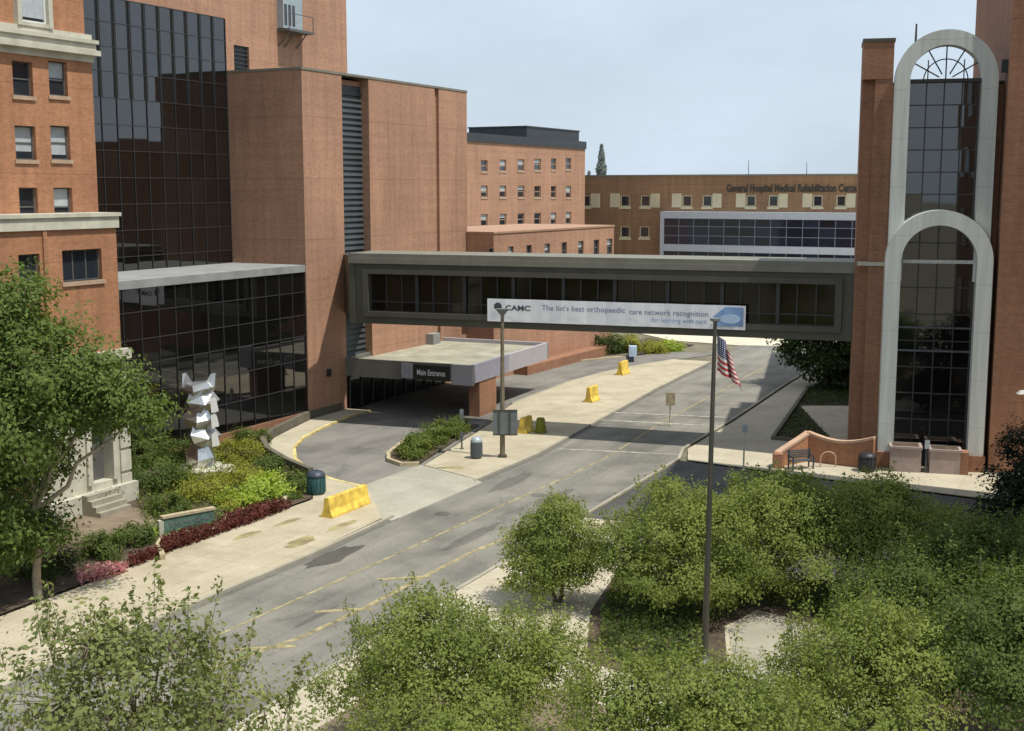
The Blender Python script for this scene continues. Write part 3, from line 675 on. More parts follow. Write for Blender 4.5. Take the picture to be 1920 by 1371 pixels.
# far building across the end of the street
Q5 = Fr((15.5, 172), V, (-.4512, -.8924)); q5 = lambda px, py, d=0: Q5.tz(px, py, d)
fb = thing('brick_building', 'long brown brick building with cream window panels and a blue glass bay', 'building', (25, 168, 0))
tL5 = q5(1090, 400)[0]; tR5 = q5(1760, 400)[0]; z5 = q5(1400, 330)[1]
holes = []; cream = []
for k, (a, b) in enumerate(((1060, 1098), (1172, 1210), (1288, 1326), (1408, 1450), (1533, 1577), (1660, 1706))):
    for px in (a, b):
        t0, z1_ = q5(px-9, 366); t1, z0_ = q5(px+9, 388); holes.append((t0, t1, z0_, z1_))
    for p0, p1 in ((a-28, a-10), (b+10, b+27)): cream.append((q5(p0, 375)[0], q5(p1, 375)[0], q5(a, 389)[1], q5(a, 363)[1]))
low = []
for px in (1172, 1208):
    t0, z1_ = q5(px-9, 424); t1, z0_ = q5(px+9, 446); low.append((t0, t1, z0_, z1_))
m = MB().wall(Q5, tL5, tR5, 0, z5, holes+low, 0, .2); m.box(Q5, tL5, tR5, -16, -.5, 0, z5)
for e in (tL5, tR5): m.quad(Q5.w(e, 0, 0), Q5.w(e, -.5, 0), Q5.w(e, -.5, z5), Q5.w(e, 0, z5))
m.build('wall', 'brick_far', fb)
MB().box(Q5, tL5, tR5, -16, .08, z5, z5+.22).build('parapet_cap', 'bronze_light', fb)
for c_ in cream: MB().box(Q5, c_[0], c_[1], 0, .08, c_[2], c_[3]).build('cream_panel', 'cream', fb)
for h in holes+low:
    w = window(fb, Q5, h[0], h[1], h[2], h[3], -.18, 'cream', 'glass_window', .16, False)
    MB().box(Q5, h[0]-.12, h[1]+.12, -.05, .1, h[2]-.3, h[2]).build('sill', 'cream', w)
ta, _ = q5(1238, 420, 2.2); tb5 = q5(1760, 420, 2.2)[0]; zz = lambda y: q5(1400, y, 2.2)[1]
by = MB().box(Q5, ta, tb5, .0, 2.25, zz(411), zz(398)).box(Q5, ta, tb5, 0, 2.25, zz(474), zz(461)).box(Q5, ta, ta+.5, 0, 2.24, 0, zz(411)).build('bay_frame', 'mullion_pale', fb)
tsB = lin(ta+.5, tb5, 17)
curtain(fb, Q5, tsB, [zz(461), zz(444), zz(426), zz(411)], 2.05, 'glass_blue', 'mullion_blue', .09)
curtain(fb, Q5, tsB, [0, 2, zz(520), zz(474)], 2.05, 'glass_blue', 'mullion_blue', .09)
MB().box(Q5, ta+.5, tb5, .1, 1.9, 0, zz(411)).build('bay_core', 'dark_band', fb)
tt0, zt0 = q5(1362, 361); tt1, _ = q5(1608, 361)
text_mesh('wall_lettering', 'General Hospital Medical Rehabilitation Center', 1, 'ink_brown', lambda x, y, e: Q5.w(tt0+x, .06, zt0+.12+y*1.3), fb, width=q5(1612, 361)[0]-tt0, bold=.045)
for px, h in ((1395, .9), (1505, .5)): 
    t, _ = q5(px, 330); x, y, z = Q5.w(t, -2, z5)
    MB().tube((x, y, z), (x, y, z+1.2+h), .05, .03, 5).build('roof_antenna', 'pole_dark', fb)

# ================================================================== ENTRANCE CANOPY
cn = thing('entrance_canopy', 'flat roofed entrance canopy on a brown brick pillar over the drop-off lane', 'canopy', (-5, 80, 0))
CA = Fr((-10.75, 78.9), (8.3, -3.55)); zc0, zc1 = 2.28, 3.42        # front edge
Lc = Vector((8.35, -3.57)).length; Dc = 12.6
tmid = CA.tz(752, 690)[0]; tcn = CA.tz(846, 690)[0]
m = MB().box(CA, 0, Lc-.02, -Dc, -.25, zc0+.1, zc1-.25).build('roof_slab', 'roof_gravel', cn)
m = MB().box(CA, -.02, tmid, -.25, 0, zc0, zc1).box(CA, tmid, tcn, -.25, -.004, zc0+.2, zc1).box(CA, 0, .25, -Dc, -.25, zc0, zc1).build('front_fascia', 'canopy_dark', cn)
MB().box(CA, tcn, Lc, -.25, .0, zc0-.12, zc1-.02).build('corner_panel', 'canopy_pale', cn)
MB().box(CA, Lc-.25, Lc, -5.6, -.25, zc0, zc1).build('side_fascia', 'canopy_blue', cn)
MB().box(CA, Lc-.25, Lc, -Dc, -5.6, zc0, zc1-.01).box(CA, 0, Lc, -Dc, -Dc+.25, zc0, zc1).build('side_fascia', 'canopy_pale', cn)
MB().box(CA, 0, Lc-.3, -Dc+.3, -.3, zc0+.02, zc0+.1).build('soffit', 'canopy_dark', cn)
tpl, _ = CA.tz(893, 760); 
MB().box(CA, Lc-.78, Lc-.06, -3.7, -1.15, 0, zc0+.02).build('pillar', 'brick_red', cn)
MB().box(CA, .6, 1.4, -Dc+1.5, -Dc+2.6, zc1-.25, zc1+.5).build('roof_vent', 'roof_grey', cn)
sg = thing('entrance_sign', 'black sign with white letters and a square emblem hung on the canopy front', 'sign', CA.w(tmid+1, .05, zc0))
s0 = CA.tz(777, 700)[0]; s1 = CA.tz(843, 700)[0]; zs0 = CA.tz(810, 713)[1]; zs1 = CA.tz(810, 686)[1]
MB().box(CA, s0, s1, 0, .12, zs0, zs1).build('sign_panel', 'sign_black', sg)
text_mesh('lettering', 'Main Entrance', 1, 'sign_white', lambda x, y, e: CA.w(s0+.25+x, .125, zs0+.3+y*.5), sg, width=(s1-s0)-.5, bold=.01)
e0 = CA.tz(754, 700)[0]; e1 = CA.tz(775, 700)[0]
em = MB().box(CA, e0, e1, 0, .1, zs0+.05, zs1+.05).build('emblem', 'canopy_pale', sg)
text_mesh('lettering', 'H', 1, 'ink_soft', lambda x, y, e: CA.w(e0+.2+x, .105, zs0+.25+y*.75), em, width=(e1-e0)-.4, bold=.02)
# entrance doors under the canopy
ed = thing('glass_entrance', 'dark glass entrance in the shade beneath the canopy', 'entrance', PP.w(tR1-1, .1, 0))
MB().box(PP, tR0+.1, tR1+9, .0, .12, .1, zc0-.05).build('glazing', 'glass_dark', ed)
for t in lin(tR0+.1, tR1+9, 9): MB().box(PP, t-.05, t+.05, .12, .2, .1, zc0-.05).build('mullion', 'mullion', ed)

# ================================================================== SKYBRIDGE
BR = Fr((17.84, 64.45), (-.947, .32), (-.32, -.947)); br = lambda px, py, d=0.0: BR.tz(px, py, d)    # t runs from the arch tower to the left
sb = thing('skybridge', 'long brown enclosed skybridge crossing the street between the tan block and the arch tower', 'bridge', (4, 71, 6))
LB = br(656, 540)[0]; zb0, zb1 = 6.2, 10.31; DP = 3.5
z = lambda px, py: br(px, py)[1]
tR, tLw = br(1566, 560)[0], br(692, 560)[0]
zw0, zw1 = 6.93, 9.13
m = MB().box(BR, 0, LB, -DP, -.45, zb0, zb0+.4)
m.wall(BR, 0, LB, zb0, 9.73, [(tR, tLw, zw0, zw1)], 0, .4)
m.quad(BR.w(0, 0, zb0), BR.w(LB, 0, zb0), BR.w(LB, -.45, zb0), BR.w(0, -.45, zb0)).quad(BR.w(0, 0, 9.73), BR.w(0, -.45, 9.73), BR.w(LB, -.45, 9.73), BR.w(LB, 0, 9.73))
m.quad(BR.w(LB, 0, zb0), BR.w(LB, 0, 9.73), BR.w(LB, -.45, 9.73), BR.w(LB, -.45, zb0)).quad(BR.w(0, 0, zb0), BR.w(0, -.45, zb0), BR.w(0, -.45, 9.73), BR.w(0, 0, 9.73))
m.box(BR, 0, LB, -DP, -DP+.3, zb0+.4, 9.73).box(BR, LB-.3, LB, -DP+.3, -.45, zb0+.4, 9.73)
m.build('body', 'bronze', sb)
m = MB()
for a, b, e, h in ((tR-.35, tR, zw0-.3, zw1+.3), (tLw, tLw+.35, zw0-.3, zw1+.3), (tR, tLw, zw1, zw1+.3), (tR, tLw, zw0-.3, zw0)): m.box(BR, a, b, .0, .14, e, h)
m.box(BR, .05, .6, 0, .1, zb0, 9.7).box(BR, LB-.35, LB, 0, .1, zb0, 9.7)
m.build('window_surround', 'bronze', sb)
MB().box(BR, 0, LB, -DP-.1, .16, 9.73, 10.05).box(BR, 0, LB, -DP-.05, .1, 10.05, zb1).build('roof', 'bronze_light', sb)
curtain(sb, BR, lin(tR, tLw, 27), [zw0, zw0+.55, zw1], -.38, 'glass_bridge', 'mullion', .07, .006, .08)
for t in lin(tR, tLw, 9)[1:-1]: MB().box(BR, t-.1, t+.1, -.36, -.2, zw0, zw1).build('post', 'mullion', sb)
MB().box(BR, tR+.2, tLw-.2, -DP+.35, -.5, zb0+.4, 9.6).build('interior', 'dark_band', sb)
# link to the tan block
x0, y0, _ = BR.w(LB, -.9, 0)
MB().prism([BR.w(LB-.1, -.7, 0)[:2], BR.w(LB-.1, -DP, 0)[:2], PP.w(tR1, -.3, 0)[:2], PP.w(tR0+.2, -.3, 0)[:2]], zb0+.1, 10.0).build('link', 'bronze', sb)
# banner
bn = thing('banner', 'long white banner with grey lettering and a blue picture hung on the skybridge front', 'banner', BR.w(13, .1, 6.4))
ba, bb = br(1398, 590, .2)[0], br(914, 590, .2)[0]; bz0, bz1 = 6.61, 7.9
bm = MB()
xs = lin(ba, bb, 40)
for i in range(40):
    o0, o1 = [.2+.025*math.sin(1.7*t)+.01*math.sin(6*t) for t in (xs[i], xs[i+1])]
    s0_, s1_ = [.035*abs(math.sin(t*.55)) for t in (xs[i], xs[i+1])]
    q = [BR.w(xs[i+1], o1, bz0), BR.w(xs[i], o0, bz0), BR.w(xs[i], o0, bz1-s0_), BR.w(xs[i+1], o1, bz1-s1_)]
    bm.quad(*q); bm.quad(*[BR.w(t, o-.02, zz_) for t, o, zz_ in ((xs[i], o0, bz0), (xs[i+1], o1, bz0), (xs[i+1], o1, bz1), (xs[i], o0, bz1))])
bm.build('sheet', 'sign_white', bn)
WB = bb-ba
pl = lambda x0, z0_, k: (lambda x, y, e: BR.w(bb-x0-x, .26, z0_+y*k))
tx_ = lambda px: bb-br(px, 590, .2)[0]
text_mesh('lettering', "The list's best orthopaedic", 1, 'ink_soft', pl(tx_(1016), bz0+.72, .42), bn, width=tx_(1172)-tx_(1016), bold=.012)
text_mesh('lettering', 'care network recognition', 1, 'ink_soft', pl(tx_(1180), bz0+.66, .42), bn, width=tx_(1328)-tx_(1180), bold=.012)
text_mesh('lettering', 'for learning with care', 1, 'logo_blue', pl(tx_(1222), bz0+.28, .36), bn, width=tx_(1325)-tx_(1222))
lg = MB(); cx, cz = tx_(934), bz0+.86
lg.quad(*[BR.w(bb-cx-.26*math.cos(a)*(1 if k % 2 else .82), .258, cz+.24*math.sin(a)*(1 if k % 2 else .82)) for k, a in enumerate([2*math.pi*k/16 for k in range(16)])])
lg.build('logo', 'ink', bn)
text_mesh('lettering', 'CAMC', 1, 'ink', pl(tx_(948), bz0+.66, .40), bn, width=tx_(995)-tx_(948), bold=.03)
pc = MB(); c0, c1 = tx_(1338), tx_(1394)
for i in range(10):
    u0, u1 = c0+(c1-c0)*i/10, c0+(c1-c0)*(i+1)/10; h0, h1 = [.10+.5*min(1, 2.6*q) for q in (i/10, (i+1)/10)]
    pc.quad(BR.w(bb-u0, .257, bz0+.18), BR.w(bb-u1, .257, bz0+.18), BR.w(bb-u1, .257, bz0+.6+h1), BR.w(bb-u0, .257, bz0+.6+h0))
po = pc.build('picture', 'logo_blue', bn)
MB().quad(*[BR.w(bb-(c0+c1)/2-.1-.55*math.cos(a), .261, bz0+.58+.26*math.sin(a)) for a in [2*math.pi*k/14 for k in range(14)]]).build('picture_highlight', 'logo_pale', po)

# ================================================================== ARCH TOWER (right)
TW = Fr((17.47, 63.4), (.972, -.236)); tt = lambda px, py, d=0.0: TW.tz(px, py, d)
at = thing('arch_tower', 'brick entrance tower with two tall round white arches framing dark glass', 'tower', (21, 65, 0))
UD, LD = .65, 1.25                               # how far the two arches stand forward
tc = (tt(1668, 330, UD)[0]+tt(1866, 330, UD)[0])/2
zsp = tt(1775, 150, UD)[1]; rU = (tt(1870, 152, UD)[0]-tt(1675, 160, UD)[0])/2; rUi = rU-.72
zL = tt(1759, 491, LD)[1]; rL = rU+.12; rLi = rL-.74
tLft = tc-rU-.05; tEnd = tc+rU+.75
zT = 21.2
m = MB()
m.box(TW, -.12, .5, -2.6, -.55, 0, 19.4).box(TW, .5, tLft, -2.6, 0, 0, 19.4).box(TW, -.12, tLft, -2.6, .03, 19.4, zT).box(TW, 2.6, tLft+3, -42, -2.6, 0, zsp-.6)
m.box(TW, tLft, tc-rUi+.02, -12.9, -.02, 0, zsp-.1).box(TW, tc+rUi-.02, tEnd, -13, -.35, 0, zsp-.15)
m.box(TW, tc-rUi+.02, tc+rUi-.02, -12.8, -.6, 0, zsp-.12)
m.build('wall', 'brick_red', at)
MB().box(TW, -.16, tLft+.05, -2.6, .07, zT, zT+.16).box(TW, tLft, tEnd, -12.9, -.3, zsp-.1, zsp).build('parapet_cap', 'bronze', at)
MB().arch(TW, tc, rU, rUi, zL-1.0, zsp, UD-.95, UD, 48).build('tall_arch', 'arch_white', at)
MB().arch(TW, tc, rL, rLi, .95, zL, LD-1.5, LD, 48).build('lower_arch', 'arch_white', at)
# glazing behind each arch
nv = 4
curtain(at, TW, lin(tc-rUi, tc+rUi, nv), lin(zL, zsp-.05, 8), -.15, 'glass_tower', 'mullion', .055, .003, .06)
curtain(at, TW, lin(tc-rLi, tc+rLi, nv), lin(1.2, zL, 7), LD-.85, 'glass_tower', 'mullion', .06, .003, .06)
m = MB(); nseg = 24                              # half-round fanlight of the lower arch
m.quad(*[TW.w(tc-rLi*math.cos(math.pi*k/nseg), LD-.85, zL+rLi*math.sin(math.pi*k/nseg)) for k in range(nseg+1)]).build('fanlight', 'glass_tower', at)
m = MB()
for x in (-.5, 0, .5): m.box(TW, tc+x*rLi-.03, tc+x*rLi+.03, LD-.86, LD-.8, zL, zL+rLi*math.sqrt(1-x*x))
m.box(TW, tc-rLi*.86, tc+rLi*.86, LD-.86, LD-.802, zL+rLi*.5-.03, zL+rLi*.5+.03).build('fanlight_bars', 'mullion', at)
MB().box(TW, tc-rLi, tc+rLi, LD-.8, LD-.6, zL-.12, zL+.05).build('transom', 'arch_white', at)
for zz_ in (tt(1759, 618, LD)[1], tt(1759, 662, LD)[1]): MB().box(TW, tc-rLi, tc+rLi, LD-.82, LD-.74, zz_-.05, zz_+.04).build('transom', 'bin_grey', at)
# open metal fan in the head of the tall arch
m = MB()
for k in range(1, 6):
    a = math.pi*k/6; p = lambda r: TW.w(tc-r*math.cos(a), .2, zsp+r*math.sin(a)); m.tube(p(.35 if k != 3 else 0), p(rUi), .035, .035, 5)
for r in (.62, .66):
    pts = [TW.w(tc-rUi*r*math.cos(math.pi*k/20), .2, zsp+rUi*r*math.sin(math.pi*k/20)) for k in range(21)]
    if r < .65:
        for a, b in zip(pts, pts[1:]): m.tube(a, b, .03, .03, 5)
for x in (-.5, .5): m.tube(TW.w(tc+x*rUi, .2, zsp), TW.w(tc+x*rUi, .2, zsp+rUi*.6), .03, .03, 5)
m.box(TW, tc-rUi, tc+rUi, -.2, .2, zsp-.06, zsp+.1)
m.build('arch_lattice', 'mullion', at)
ta_ = tt(1718, 80, UD)[0]; x, y, _ = TW.w(ta_, UD-.4, 0); za_ = zsp+math.sqrt(max(0, rU**2-(ta_-tc)**2))-.1; MB().tube((x, y, za_), (x, y, za_+.95), .06, .04, 6).build('lightning_rod', 'pole_dark', at)
MB().box(TW, -.02, tLft, -.3, .1, 10.2, 10.38).build('string_course', 'stone', at)
MB().box(TW, tc-rLi+.02, tc+rLi-.02, LD-1.2, LD-.9, .2, 3.0).build('door', 'black_plastic', at)
for s in (-1, 1): MB().box(TW, tc+s*(rL+rLi)/2-.45, tc+s*(rL+rLi)/2+.45, LD-1.6, LD+.1, .1, .95).build('arch_footing', 'brick_red', at)
# plain brick block to the right of the tower
rb = thing('brick_building', 'tall plain brick block right of the arch tower, cut by the picture edge', 'building', (26, 63, 0))
tq0 = tt(1889, 200, 1.1)[0]
RBH = 30
m = MB().wall(TW, tq0, tq0+16, 0, RBH, [], 1.1); m.box(TW, tq0, tq0+16, -14, .8, 0, RBH)
m.quad(TW.w(tq0, 1.1, 0), TW.w(tq0, .8, 0), TW.w(tq0, .8, RBH), TW.w(tq0, 1.1, RBH)).build('wall', 'brick_red', rb)
MB().box(TW, tEnd, tq0, -3, .35, 0, 10.4).build('link_wall', 'brick_red', rb)
MB().box(TW, tEnd, tq0, -3, .4, 10.4, 10.54).build('link_cap', 'bronze', rb)
x, y, zz_ = TW.w(tq0, .2, tt(1889, 122, .9)[1]); MB().box(TW, tq0-.28, tq0, .3, .6, zz_-.3, zz_+.3).build('wall_light', 'black_plastic', rb)
# unseen block out of frame, its footprint shaped for the shade on the service drive
sbk = thing('brick_building', 'unseen brick block beyond the right picture edge, added to shade the service drive and dark trees', 'building', (30, 40, 0))
poly = [(23.9, 55.5), (18.7, 38.6), (24.7, 31.6), (28.2, 24.6), (44, 14), (48.8, 39)]
MB().prism(poly, 0, 38).build('wall', 'brick_red', sbk)
MB().prism([(p[0]*1.003-.1, p[1]*1.003-.1) for p in poly], 38, 38.25).build('parapet_cap', 'stone', sbk)
wm = MB()
fr_ = Fr((18.7, 38.6), (5.2, 16.9)); fr_.N = Vector((-.953, .302))
for i in range(4):
    for j in range(8): wm.box(fr_, 2+4*i, 3.6+4*i, -.05, .06, 2+4.2*j, 4.2+4.2*j)
wm.build('windows', 'glass_window', sbk)['kind'] = 'stuff'

# planters at the foot of the arch, curved ramp wall
def planter(p0, p1, yt, yb, label, d):
    a, b = tt(p0, yb, d)[0], tt(p1, yb, d)[0]
    o = thing('planter_box', label, 'planter', TW.w((a+b)/2, d-.5, KW), 'concrete planters at the arch tower door')
    h = max(.9, tt((p0+p1)/2, yt, d)[1])
    MB().box(TW, a, b, d-1.1, d, KW, h).build('box', 'planter_pink', o)
    MB().box(TW, a-.05, b+.05, d-1.15, d+.05, h, h+.12).build('rim', 'planter_pink', o)
    MB().box(TW, a+.1, b-.1, d-1.0, d-.1, h+.1, h+.14).build('soil', 'mulch', o)
planter(1668, 1726, 842, 889, 'left pinkish concrete planter in front of the dark arch door', 2.1)
planter(1742, 1800, 848, 893, 'right pinkish concrete planter in front of the dark arch door, beside the brick pier', 2.1)
pr = MB().box(TW, tt(1802, 890, 2.7)[0], tt(1818, 890, 2.7)[0], 1.3, 2.1, KW, 1.25).build('brick_pier', 'brick_red', None); tag(pr, 'short dark brick pier at the right end of the planters', 'pier')
x, y, _ = TW.w(tt(1737, 880, 2.4)[0], 2.0, 0)
hp = thing('sign_post', 'thin pale post standing between the two pinkish planters', 'post', (x, y, KW))
MB().tube((x, y, KW), (x, y, 1.75), .05, .05, 8).build('pole', 'bin_grey', hp); MB().box(Fr((x-.12, y), (1, 0)), 0, .24, .05, .08, 1.35, 1.78).build('plate', 'bin_pale', hp)
rw = thing('ramp_wall', 'low orange brick ramp wall with a pale dipping cap left of the arch tower', 'wall', (15.5, 63, KW))
A, B, C = Vector((13.35, 62.0)), Vector((15.25, 63.4)), Vector((18.1, 61.45))
path = [(A.lerp(B, k/6), .62+.78*k/6) for k in range(6)] + [(B.lerp(C, k/12), 1.42-.34*math.sin(math.pi*k/12)+.1*k/12) for k in range(13)]
mw, mc = MB(), MB()
for (p, h), (q, g) in zip(path, path[1:]):
    dn = (q-p).normalized(); n = Vector((dn.y, -dn.x))*.15
    c4 = [p+n, q+n, q-n, p-n]; hh = (h, g, g, h)
    mw.hexa([(v.x, v.y, KW) for v in c4] + [(v.x, v.y, KW+e) for v, e in zip(c4, hh)])
    n2 = n*1.25; c4 = [p+n2, q+n2, q-n2, p-n2]
    mc.hexa([(v.x, v.y, KW+e+.002) for v, e in zip(c4, hh)] + [(v.x, v.y, KW+e+.13) for v, e in zip(c4, hh)])
mw.box(Fr(A-Vector((.2, .2)), (1, 0)), 0, .45, -.2, .25, KW, KW+.72)
mw.build('wall', 'brick_orange', rw); mc.build('cap', 'cap', rw)
# grey bench and round rack by the ramp wall
bx, by_ = 14.35, 61.5
be = thing('bench', 'grey metal bench in front of the low orange ramp wall', 'bench', (bx, by_, KW))
fb_ = Fr((bx-.55, by_), (.95, .3))
m = MB()
for k in range(4): m.box(fb_, 0, 1.3, .02+.11*k, .10+.11*k, KW+.43, KW+.47)
m.build('seat', 'bin_grey', be); m = MB()
for k in range(4): m.box(fb_, 0, 1.3, -.04, 0, KW+.52+.11*k, KW+.60+.11*k)
m.build('backrest', 'bin_grey', be)
for t in (.05, 1.2):
    MB().box(fb_, t, t+.06, -.06, .0, KW, KW+.95).box(fb_, t, t+.06, .38, .44, KW, KW+.65).box(fb_, t, t+.06, -.0, .44, KW+.65, KW+.69).build('leg', 'navy', be)
rk = thing('bike_rack', 'small pale hoop rack between the bench and the ramp wall', 'bike rack', (15.7, 61.9, KW))
m = MB(); pts = [(15.55+.38*(1-math.cos(math.pi*k/10)), 61.9, KW+.45+.33*math.sin(math.pi*k/10)) for k in range(11)]
pts = [(pts[0][0], 61.9, KW)] + pts + [(pts[-1][0], 61.9, KW)]
for a, b in zip(pts, pts[1:]): m.tube(a, b, .035, .035, 6)
m.build('hoop', 'cap', rk)

# ================================================================== STREET FURNITURE
def litter_bin(x, y, r, h, body, top, label, z=KW):
    o = thing('litter_bin', label, 'bin', (x, y, z))
    MB().lathe(x, y, [(r*.85, z), (r*.95, z+.06), (r, z+.1), (r, z+h*.72), (r*.96, z+h*.74)]).build('body', body, o, True)
    MB().lathe(x, y, [(r*1.05, z+h*.74), (r*1.05, z+h*.8), (r*.8, z+h*.93), (r*.35, z+h), (.01, z+h)]).build('lid', top, o, True)
    m = MB()
    for k in range(14):
        a = 2*math.pi*k/14; m.tube((x+r*1.01*math.cos(a), y+r*1.01*math.sin(a), z+.1), (x+r*1.01*math.cos(a), y+r*1.01*math.sin(a), z+h*.7), .02, .02, 4)
    m.build('slats', body, o); return o
litter_bin(-9.0, 56.3, .42, 1.1, 'teal', 'navy', 'dark teal litter bin at the corner of the garden by the yellow barrier')
litter_bin(-1.85, 64.0, .3, 1.15, 'bin_grey', 'bin_pale', 'dark bin with a pale domed lid on the pavement by the planted island')
litter_bin(17.65, 61.0, .42, .95, 'black_plastic', 'black_plastic', 'black bin against the brick ramp wall beside the white arch')

def barrier(p, q, h, label):
    o = thing('traffic_barrier', label, 'barrier', ((p[0]+q[0])/2, (p[1]+q[1])/2, KW), 'yellow barriers along the island pavement')
    P_, Q_ = Vector(p), Vector(q); d = (Q_-P_).normalized(); n = Vector((d.y, -d.x)); prof = [(.30, 0), (.30, .08), (.17, .34), (.11, h-.03), (.09, h), (-.09, h), (-.11, h-.03), (-.17, .34), (-.30, .08), (-.30, 0)]
    m = MB(); i0 = len(m.v)
    for e in (P_, Q_): m.v += [(e.x+n.x*a, e.y+n.y*a, KW+b) for a, b in prof]
    k_ = len(prof)
    for k in range(k_): m.f.append((k, (k+1) % k_, k_+(k+1) % k_, k_+k)); m.mi.append(0)
    m.f += [tuple(reversed(range(k_))), tuple(k_+k for k in range(k_))]; m.mi += [0, 0]
    m.build('block', 'yellow_paint', o)
    s = MB()
    for u in (.2, .8): c = P_.lerp(Q_, u); s.tube((c.x, c.y, KW+h), (c.x, c.y, KW+h+.035), .05, .05, 8)
    s.build('lifting_eye', 'kerb_yellow', o)
barrier((-7.9, 52.0), (-6.55, 54.6), .85, 'longest yellow concrete barrier, on the pavement left of the driveway apron')
barrier((.55, 70.6), (1.05, 71.6), .9, 'short yellow barrier just right of the grey sign on the lamp pole')
barrier((5.0, 81.2), (5.6, 82.4), 1.0, 'middle short yellow barrier on the island pavement, past the olive drum')
barrier((8.1, 93.4), (8.75, 94.7), 1.0, 'farthest short yellow barrier, where the driveway meets the street again')
dr_ = thing('drum', 'olive yellow plastic drum beside the short barrier by the lamp pole', 'drum', (1.65, 71.0, KW))
MB().lathe(1.65, 71.0, [(.36, KW), (.36, KW+.08), (.3, KW+.1), (.29, KW+.4), (.26, KW+.42), (.25, KW+.75), (.2, KW+.85), (.01, KW+.87)]).build('body', 'leaf_olive', dr_, True)

lp = thing('lamp_post', 'slim tan lamp pole with a grey sign board, rising in front of the banner', 'lamp post', (-.5, 64.3, KW))
zt_ = AT(943, 590, 64.3)[2]
MB().tube((-.5, 64.3, KW), (-.5, 64.3, zt_), .14, .085, 10).build('pole', 'pole_tan', lp); MB().box(Fr((-.72, 64.3), (1, 0)), 0, .44, -.22, .22, KW, KW+.1).build('base_plate', 'pole_dark', lp)
MB().hexa([(-.5+a*.09, 64.3+b*.09, zt_-.05) for a, b in ((-1, -1), (1, -1), (1, 1), (-1, 1))]+[(-.5+a*.34, 64.3+b*.24, zt_+.3) for a, b in ((-1, -1), (1, -1), (1, 1), (-1, 1))]).build('lamp_head', 'sign_grey', lp)
sx0, sz1 = AT(924, 768, 64.15)[0], AT(924, 768, 64.15)[2]; sx1, sz0 = AT(970, 816, 64.15)[0], AT(970, 816, 64.15)[2]
fs = Fr((sx0, 64.12), (1, 0))
sgn = MB().box(fs, 0, sx1-sx0, 0, .05, sz0, sz1).build('sign_board', 'sign_grey', lp)
m = MB().box(fs, 0, sx1-sx0, .05, .075, sz0, sz0+.06).box(fs, 0, sx1-sx0, .05, .075, sz1-.06, sz1).box(fs, .3, .36, .05, .09, sz0+.06, sz1-.06).box(fs, .85, .91, .05, .09, sz0+.06, sz1-.06).build('sign_bracket', 'pole_dark', sgn)
def post(name, label, px, py, h, mat, plate=None, group=None, z=KW):
    x, y = G(px, py, z); o = thing(name, label, 'sign', (x, y, z), group)
    MB().tube((x, y, z), (x, y, z+h), .045, .04, 8).build('pole', mat, o); MB().lathe(x, y, [(.11, z), (.11, z+.04), (.05, z+.08)], 10).build('foot', mat, o)
    if plate: w_, hh, pm = plate; MB().box(Fr((x-w_/2, y-.06), (1, 0)), 0, w_, 0, .03, z+h-hh, z+h+.03).build('plate', pm, o)
post('sign_post', 'pale yellowish sign post on the far kerb of the street, left of the flag', 1256, 796, 1.9, 'pole_pale', (.55, .75, 'edging'))
post('sign_post', 'thin grey white post on the plaza corner right of the flagpole', 1394, 882, 2.3, 'pole_pale', (.26, .34, 'bin_pale'))
post('sign_post', 'short dark stub post at the plaza edge near the ramp wall', 1442, 906, .85, 'bin_grey')
post('sign_post', 'small grey stake sign in front of the island hedge', 866, 842, .9, 'bin_grey', (.2, .25, 'bin_grey'))
x, y = 9.85, 101.6
bxo = thing('street_box', 'pale blue street box with a navy base at the far end of the driveway', 'box', (x, y, .1))
MB().box(Fr((x-.3, y), (1, 0)), 0, .62, -.3, .3, .5, 1.35).build('cabinet', 'logo_pale', bxo); MB().box(Fr((x-.5, y), (1, 0)), 0, .6, -.28, .28, .1, .6).build('base', 'navy', bxo)
MB().lathe(-3.05, 74.6, [(.13, .1), (.13, .75), (.1, .85), (.01, .88)], 10).build('bollard', 'white_paint', None)
tag(bpy.data.objects['bollard'], 'small white bollard in the shade beside the canopy pillar', 'bollard')

# flagpole and flag
fx, fy = 5.66, 35.3; ftop = AT(1339, 603, fy)[2]
fp = thing('flagpole', 'tall dark flagpole standing among the low trees', 'flagpole', (fx, fy, 0))
MB().tube((fx, fy, .1), (fx+.09, fy, ftop), .105, .052, 12).build('pole', 'pole_dark', fp)
MB().lathe(fx, fy, [(.3, .1), (.3, .3), (.2, .38), (.13, .5)], 14).build('base', 'pole_dark', fp)
MB().lathe(fx+.09, fy, [(.06, ftop-.02), (.15, ftop+.03), (.15, ftop+.09), (.05, ftop+.11)], 12).build('truck', 'sign_grey', fp)
mm, nt, b = nodes('flag_cloth')
uvn = N(nt, 'ShaderNodeUVMap').outputs[0]; sp = N(nt, 'ShaderNodeSeparateXYZ'); L(nt, uvn, sp.inputs[0])
def mth(op, a, c=None):
    n = N(nt, 'ShaderNodeMath', operation=op)
    for i, q in enumerate((a, c)):
        if q is None: continue
        if isinstance(q, (int, float)): n.inputs[i].default_value = q
        else: L(nt, q, n.inputs[i])
    return n.outputs[0]
st_ = mth('LESS_THAN', mth('MODULO', mth('FLOOR', mth('MULTIPLY', sp.outputs[1], 12.999)), 2.0), .5)
can = mth('MULTIPLY', mth('LESS_THAN', sp.outputs[0], .4), mth('GREATER_THAN', sp.outputs[1], 6/13.))
vs_ = N(nt, 'ShaderNodeTexVoronoi', Scale=1.0, Randomness=0.0); mpv = N(nt, 'ShaderNodeMapping'); mpv.inputs['Scale'].default_value = (27, 17, 1); L(nt, uvn, mpv.inputs['Vector']); L(nt, mpv.outputs[0], vs_.inputs['Vector'])
star = mth('LESS_THAN', vs_.outputs['Distance'], .26)
